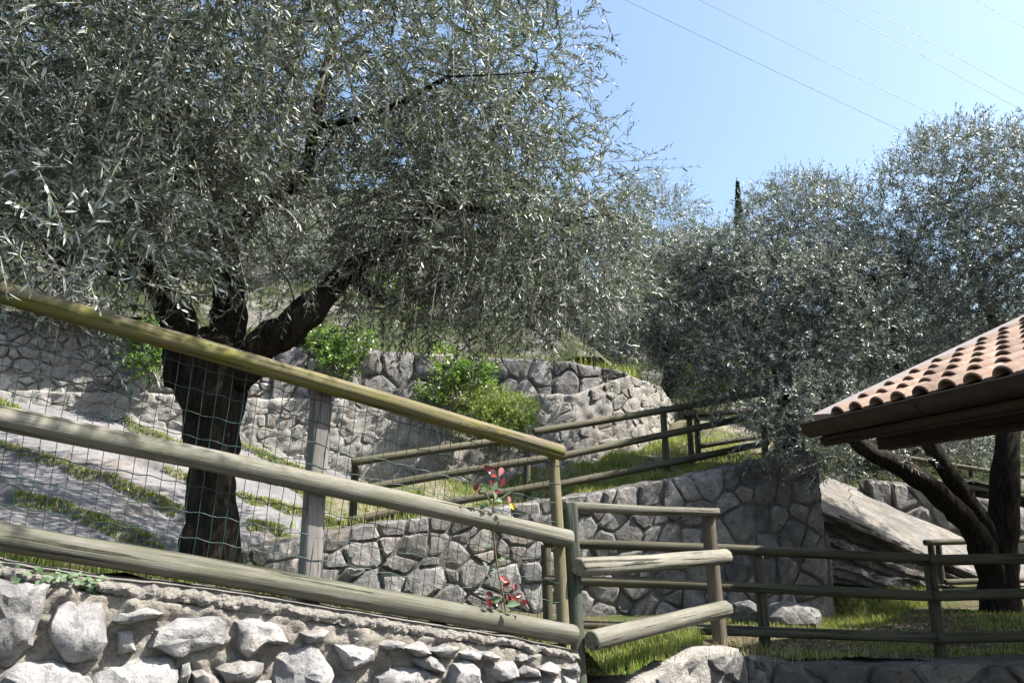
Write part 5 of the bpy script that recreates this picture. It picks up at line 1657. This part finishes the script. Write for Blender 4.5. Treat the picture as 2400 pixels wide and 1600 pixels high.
# ------------------------------------------------------------------ grass and small plants
def blades(name, label, pts, hmin, hmax, wid, mat, seed, lean=.45, cat='grass'):
    rng = np.random.default_rng(seed)
    P = np.array([tuple(p) for p in pts])
    n = len(P)
    h = rng.uniform(hmin, hmax, n)[:, None]
    th = rng.uniform(0, 2 * math.pi, n)
    side = np.stack([np.cos(th), np.sin(th), np.zeros(n)], 1)
    ln = np.stack([-np.sin(th), np.cos(th), np.zeros(n)], 1) * rng.uniform(-lean, lean, (n, 1)) + rng.normal(size=(n, 3)) * .12
    upv = np.array([[0, 0, 1.0]])
    w = wid * rng.uniform(.6, 1.3, (n, 1))
    v = np.stack([P - side * w, P + side * w, P + upv * h * .55 + ln * h * .35 + side * w * .8, P + upv * h * .55 + ln * h * .35 - side * w * .8, P + upv * h * .95 + ln * h * 1.0], 1)
    idx = np.array([0, 1, 2, 3, 3, 2, 4])
    loops = (np.arange(n)[:, None] * 5 + idx[None, :]).ravel()
    cnt = np.tile([4, 3], n)
    o = put(name, np_mesh(name, v.reshape(-1, 3), loops, cnt, mat, tone=np.repeat(rng.uniform(0, 1, n), 5)))
    tag(o, label, cat, None, 'stuff')
    return o
def scatter(n, poly, hf, seed, patch=0.0, ps=1.2, sink=.0):
    """n points inside the plan polygon, on the ground hf"""
    rnd = random.Random(seed)
    xs = [p[0] for p in poly]; ys = [p[1] for p in poly]
    out = []
    tries = 0
    while len(out) < n and tries < n * 12:
        tries += 1
        x, y = rnd.uniform(min(xs), max(xs)), rnd.uniform(min(ys), max(ys))
        inside = False
        j = len(poly) - 1
        for i in range(len(poly)):
            if (poly[i][1] > y) != (poly[j][1] > y) and x < (poly[j][0] - poly[i][0]) * (y - poly[i][1]) / (poly[j][1] - poly[i][1]) + poly[i][0]: inside = not inside
            j = i
        if not inside: continue
        if patch and noise.noise(V((x * ps, y * ps, seed))) < patch + rnd.uniform(-.2, .2): continue
        out.append(V((x, y, hf(x, y) + .03 * fbm(V((x, y, 0)) * 2.5, 4) - .005)))
    return out
def xy(*pp): return [(at(*p).x, at(*p).y) for p in pp]

blades('grass', 'tufts of sunlit grass below the log gate', scatter(5200, xy((1372, 1590, 3.75), (1480, 1600, 4.0), (1650, 1540, 4.75), (1640, 1500, 5.4), (1400, 1500, 5.0)), h1, 1), .03, .13, .0026, M['grass'], 1)
blades('grass', 'sunlit lawn beside the rock outcrop at right', scatter(9000, xy((1900, 1430, 7.6), (1910, 1360, 9.1), (2200, 1370, 9.3), (2190, 1410, 8.2), (2080, 1420, 7.8)), h1, 2), .02, .085, .0035, M['grass'], 2)
blades('grass', 'thin shaded grass on the lawn behind the right fence', scatter(8000, xy((1640, 1540, 5.3), (2500, 1540, 5.75), (2500, 1430, 7.6), (1900, 1440, 7.8), (1450, 1470, 7.4)), h1, 3, .05), .02, .06, .0035, M['grass'], 3)
blades('grass', 'grass strip just behind the foreground coping', scatter(7000, [(p.x, p.y) for p in (FA - FN * .20 - FD * .4, FB - FN * .20, FB - FN * .75, FA - FN * .75 - FD * .4)], h1, 4), .03, .09, .002, M['grass'], 4)
blades('grass', 'pale green grass around the olive trunk below the rock beds', scatter(7000, xy((-100, 1300, 4.3), (280, 1300, 4.6), (760, 1330, 5.6), (720, 1250, 6.6), (430, 1255, 6.0), (200, 1290, 5.2)), h1, 5), .04, .11, .003, M['grass'], 5)
blades('grass', 'grass along the ramp behind the sloping log fence', scatter(13000, xy((590, 1260, 6.9), (830, 1225, 7.4), (1330, 1163, 8.2), (1600, 1112, 8.5), (1900, 1050, 8.7), (1700, 1010, 11.2), (1560, 1040, 10.9), (1350, 1100, 10.1), (1000, 1150, 9.0), (700, 1200, 7.9)), h2, 6, -.12), .04, .12, .0045, M['grass'], 6)
# plants in the cracks of the tilted beds
def bed_points(n, seed, w=.03):
    rnd = random.Random(seed)
    nv = 151
    out = []
    while len(out) < n:
        i = rnd.randrange(0, 211); j = rnd.randrange(2, 147)
        s, t = i / 210, j / 150
        k = (t + 1.15 * s) * 3.9 + 0.35 * noise.noise(V((s * 5, t * 2, 1))) + 0.10 * noise.noise(V((s * 30, t * 9, 4)))
        f = k - math.floor(k)
        if not (f > .945 + .05 * noise.noise(V((s * 26, math.floor(k) * 3.3, 5))) or f < .01): continue
        if noise.noise(V((s * 9, math.floor(k + .3) * 2.7, seed * 0))) < -.3: continue
        p = V(rock_v[i * nv + j])
        out.append(p + V((rnd.uniform(-.03, .03), rnd.uniform(-.03, .03), -.01)))
    return out
blades('grass', 'green plants growing along the cracks of the tilted rock beds', bed_points(36000, 1), .012, .045, .005, M['grass'], 7, .9)
blades('grass', 'dry stalks along the cracks of the tilted rock beds', bed_points(2500, 2), .03, .10, .003, M['dry'], 8, .8)
blades('weeds', 'low leafy weeds mixed into the sunlit grass below the gate', scatter(900, xy((1372, 1590, 3.75), (1480, 1600, 4.0), (1650, 1540, 4.75), (1640, 1500, 5.4), (1400, 1500, 5.0)), h1, 21), .02, .06, .008, M['weed'], 21, 1.2, 'weeds')
blades('grass', 'dry straw scattered in the grass around the gate and lawn', scatter(2600, xy((1372, 1590, 3.75), (1480, 1600, 4.0), (2300, 1540, 5.8), (2200, 1370, 9.2), (1910, 1360, 9.1), (1400, 1500, 5.0)), h1, 22), .02, .09, .002, M['dry'], 22, 1.4)
rnd = random.Random(77)
hp = [V(hill_v[rnd.randrange(len(hill_v))]) + V((rnd.uniform(-.3, .3), rnd.uniform(-.3, .3), 0)) for _ in range(24000)]
blades('grass', 'rough grass and weeds over the rocky hillside', hp, .08, .22, .010, M['scrub'], 9, .8)
top = []
for i in range(2600):
    x = rnd.uniform(700, 1500)
    p = at(x, 1000, interp([a for a, b in UPX], [b for a, b in UPX], x) + .3 + rnd.uniform(0, .5))
    top.append(V((p.x, p.y, 4.2 + rnd.uniform(-.03, .03))))
blades('grass', 'bright tufts of grass on top of the block wall', top, .08, .28, .006, M['grass'], 10, .5)
lit = scatter(9000, xy((1700, 1540, 5.6), (2600, 1540, 5.75), (2600, 1420, 7.9), (1900, 1440, 7.8), (1600, 1470, 7.2)), h1, 12)
blades('leaf_litter', 'fallen olive leaves scattered under the right olive', lit, .006, .016, .012, M['litter'], 12, 2.0, 'leaf litter')

def dandelions():
    rnd = random.Random(2)
    hub = mesh('flower', [], [], None)
    bm = bmesh.new()
    for r, z, n in ((1.0, 0.0, 14), (.65, .25, 10), (.3, .4, 7)):
        for i in range(n):
            a = 2 * math.pi * i / n + r
            c, s = math.cos(a), math.sin(a)
            p = [bm.verts.new(q) for q in ((0, 0, z * .6), (c * r * .6 - s * .14, s * r * .6 + c * .14, z + .1), (c * r, s * r, z), (c * r * .6 + s * .14, s * r * .6 - c * .14, z + .1))]
            bm.faces.new(p)
    bm.to_mesh(hub); bm.free()
    hub.materials.append(M['yellow'])
    a = hub.attributes.new('tone', 'FLOAT', 'POINT'); a.data.foreach_set('value', [.5] * len(hub.vertices))
    spots = [((1425, 1098), 9.6, h2, 'rightmost yellow dandelion on the ramp below the pale wall end', 'ramp'), ((1395, 1108), 9.3, h2, 'middle yellow dandelion of three on the ramp below the pale wall end', 'ramp'), ((1350, 1125), 9.1, h2, 'leftmost yellow dandelion on the ramp below the pale wall end', 'ramp'),
             ((806, 1228), 7.7, h2, 'yellow dandelion left of the first ramp fence post', 'left'), ((860, 1222), 7.8, h2, 'yellow dandelion right of the first ramp fence post', 'left'), ((950, 1210), 8.0, h2, 'yellow dandelion on the ramp farthest right of the first fence post', 'left'),
             ((1484, 1530), 4.3, h1, 'yellow dandelion in the sunlit grass below the log gate', 'gate'), ((2190, 1520), 6.1, h1, 'small yellow dandelion beside the right fence post on the shaded lawn', 'lawn')]
    for (x, y), Y, hf, lab, k in spots:
        p = at(x, y, Y)
        z = hf(p.x, p.y)
        T = empty('dandelion', (p.x, p.y, z))
        tag(T, lab, 'flower', 'yellow dandelions in the grass')
        hgt = rnd.uniform(.09, .14)
        v, f = tube([V((p.x, p.y, z - .01)), V((p.x + .005, p.y, z + hgt * .5)), V((p.x, p.y, z + hgt))], .002, 5)
        put('stem', mesh('stem', v, f, M['stem']), T)
        put('flower', hub, T, Matrix.Translation((p.x, p.y, z + hgt)) @ Matrix.Rotation(.5, 4, 'X') @ Matrix.Scale(.022, 4))
dandelions()
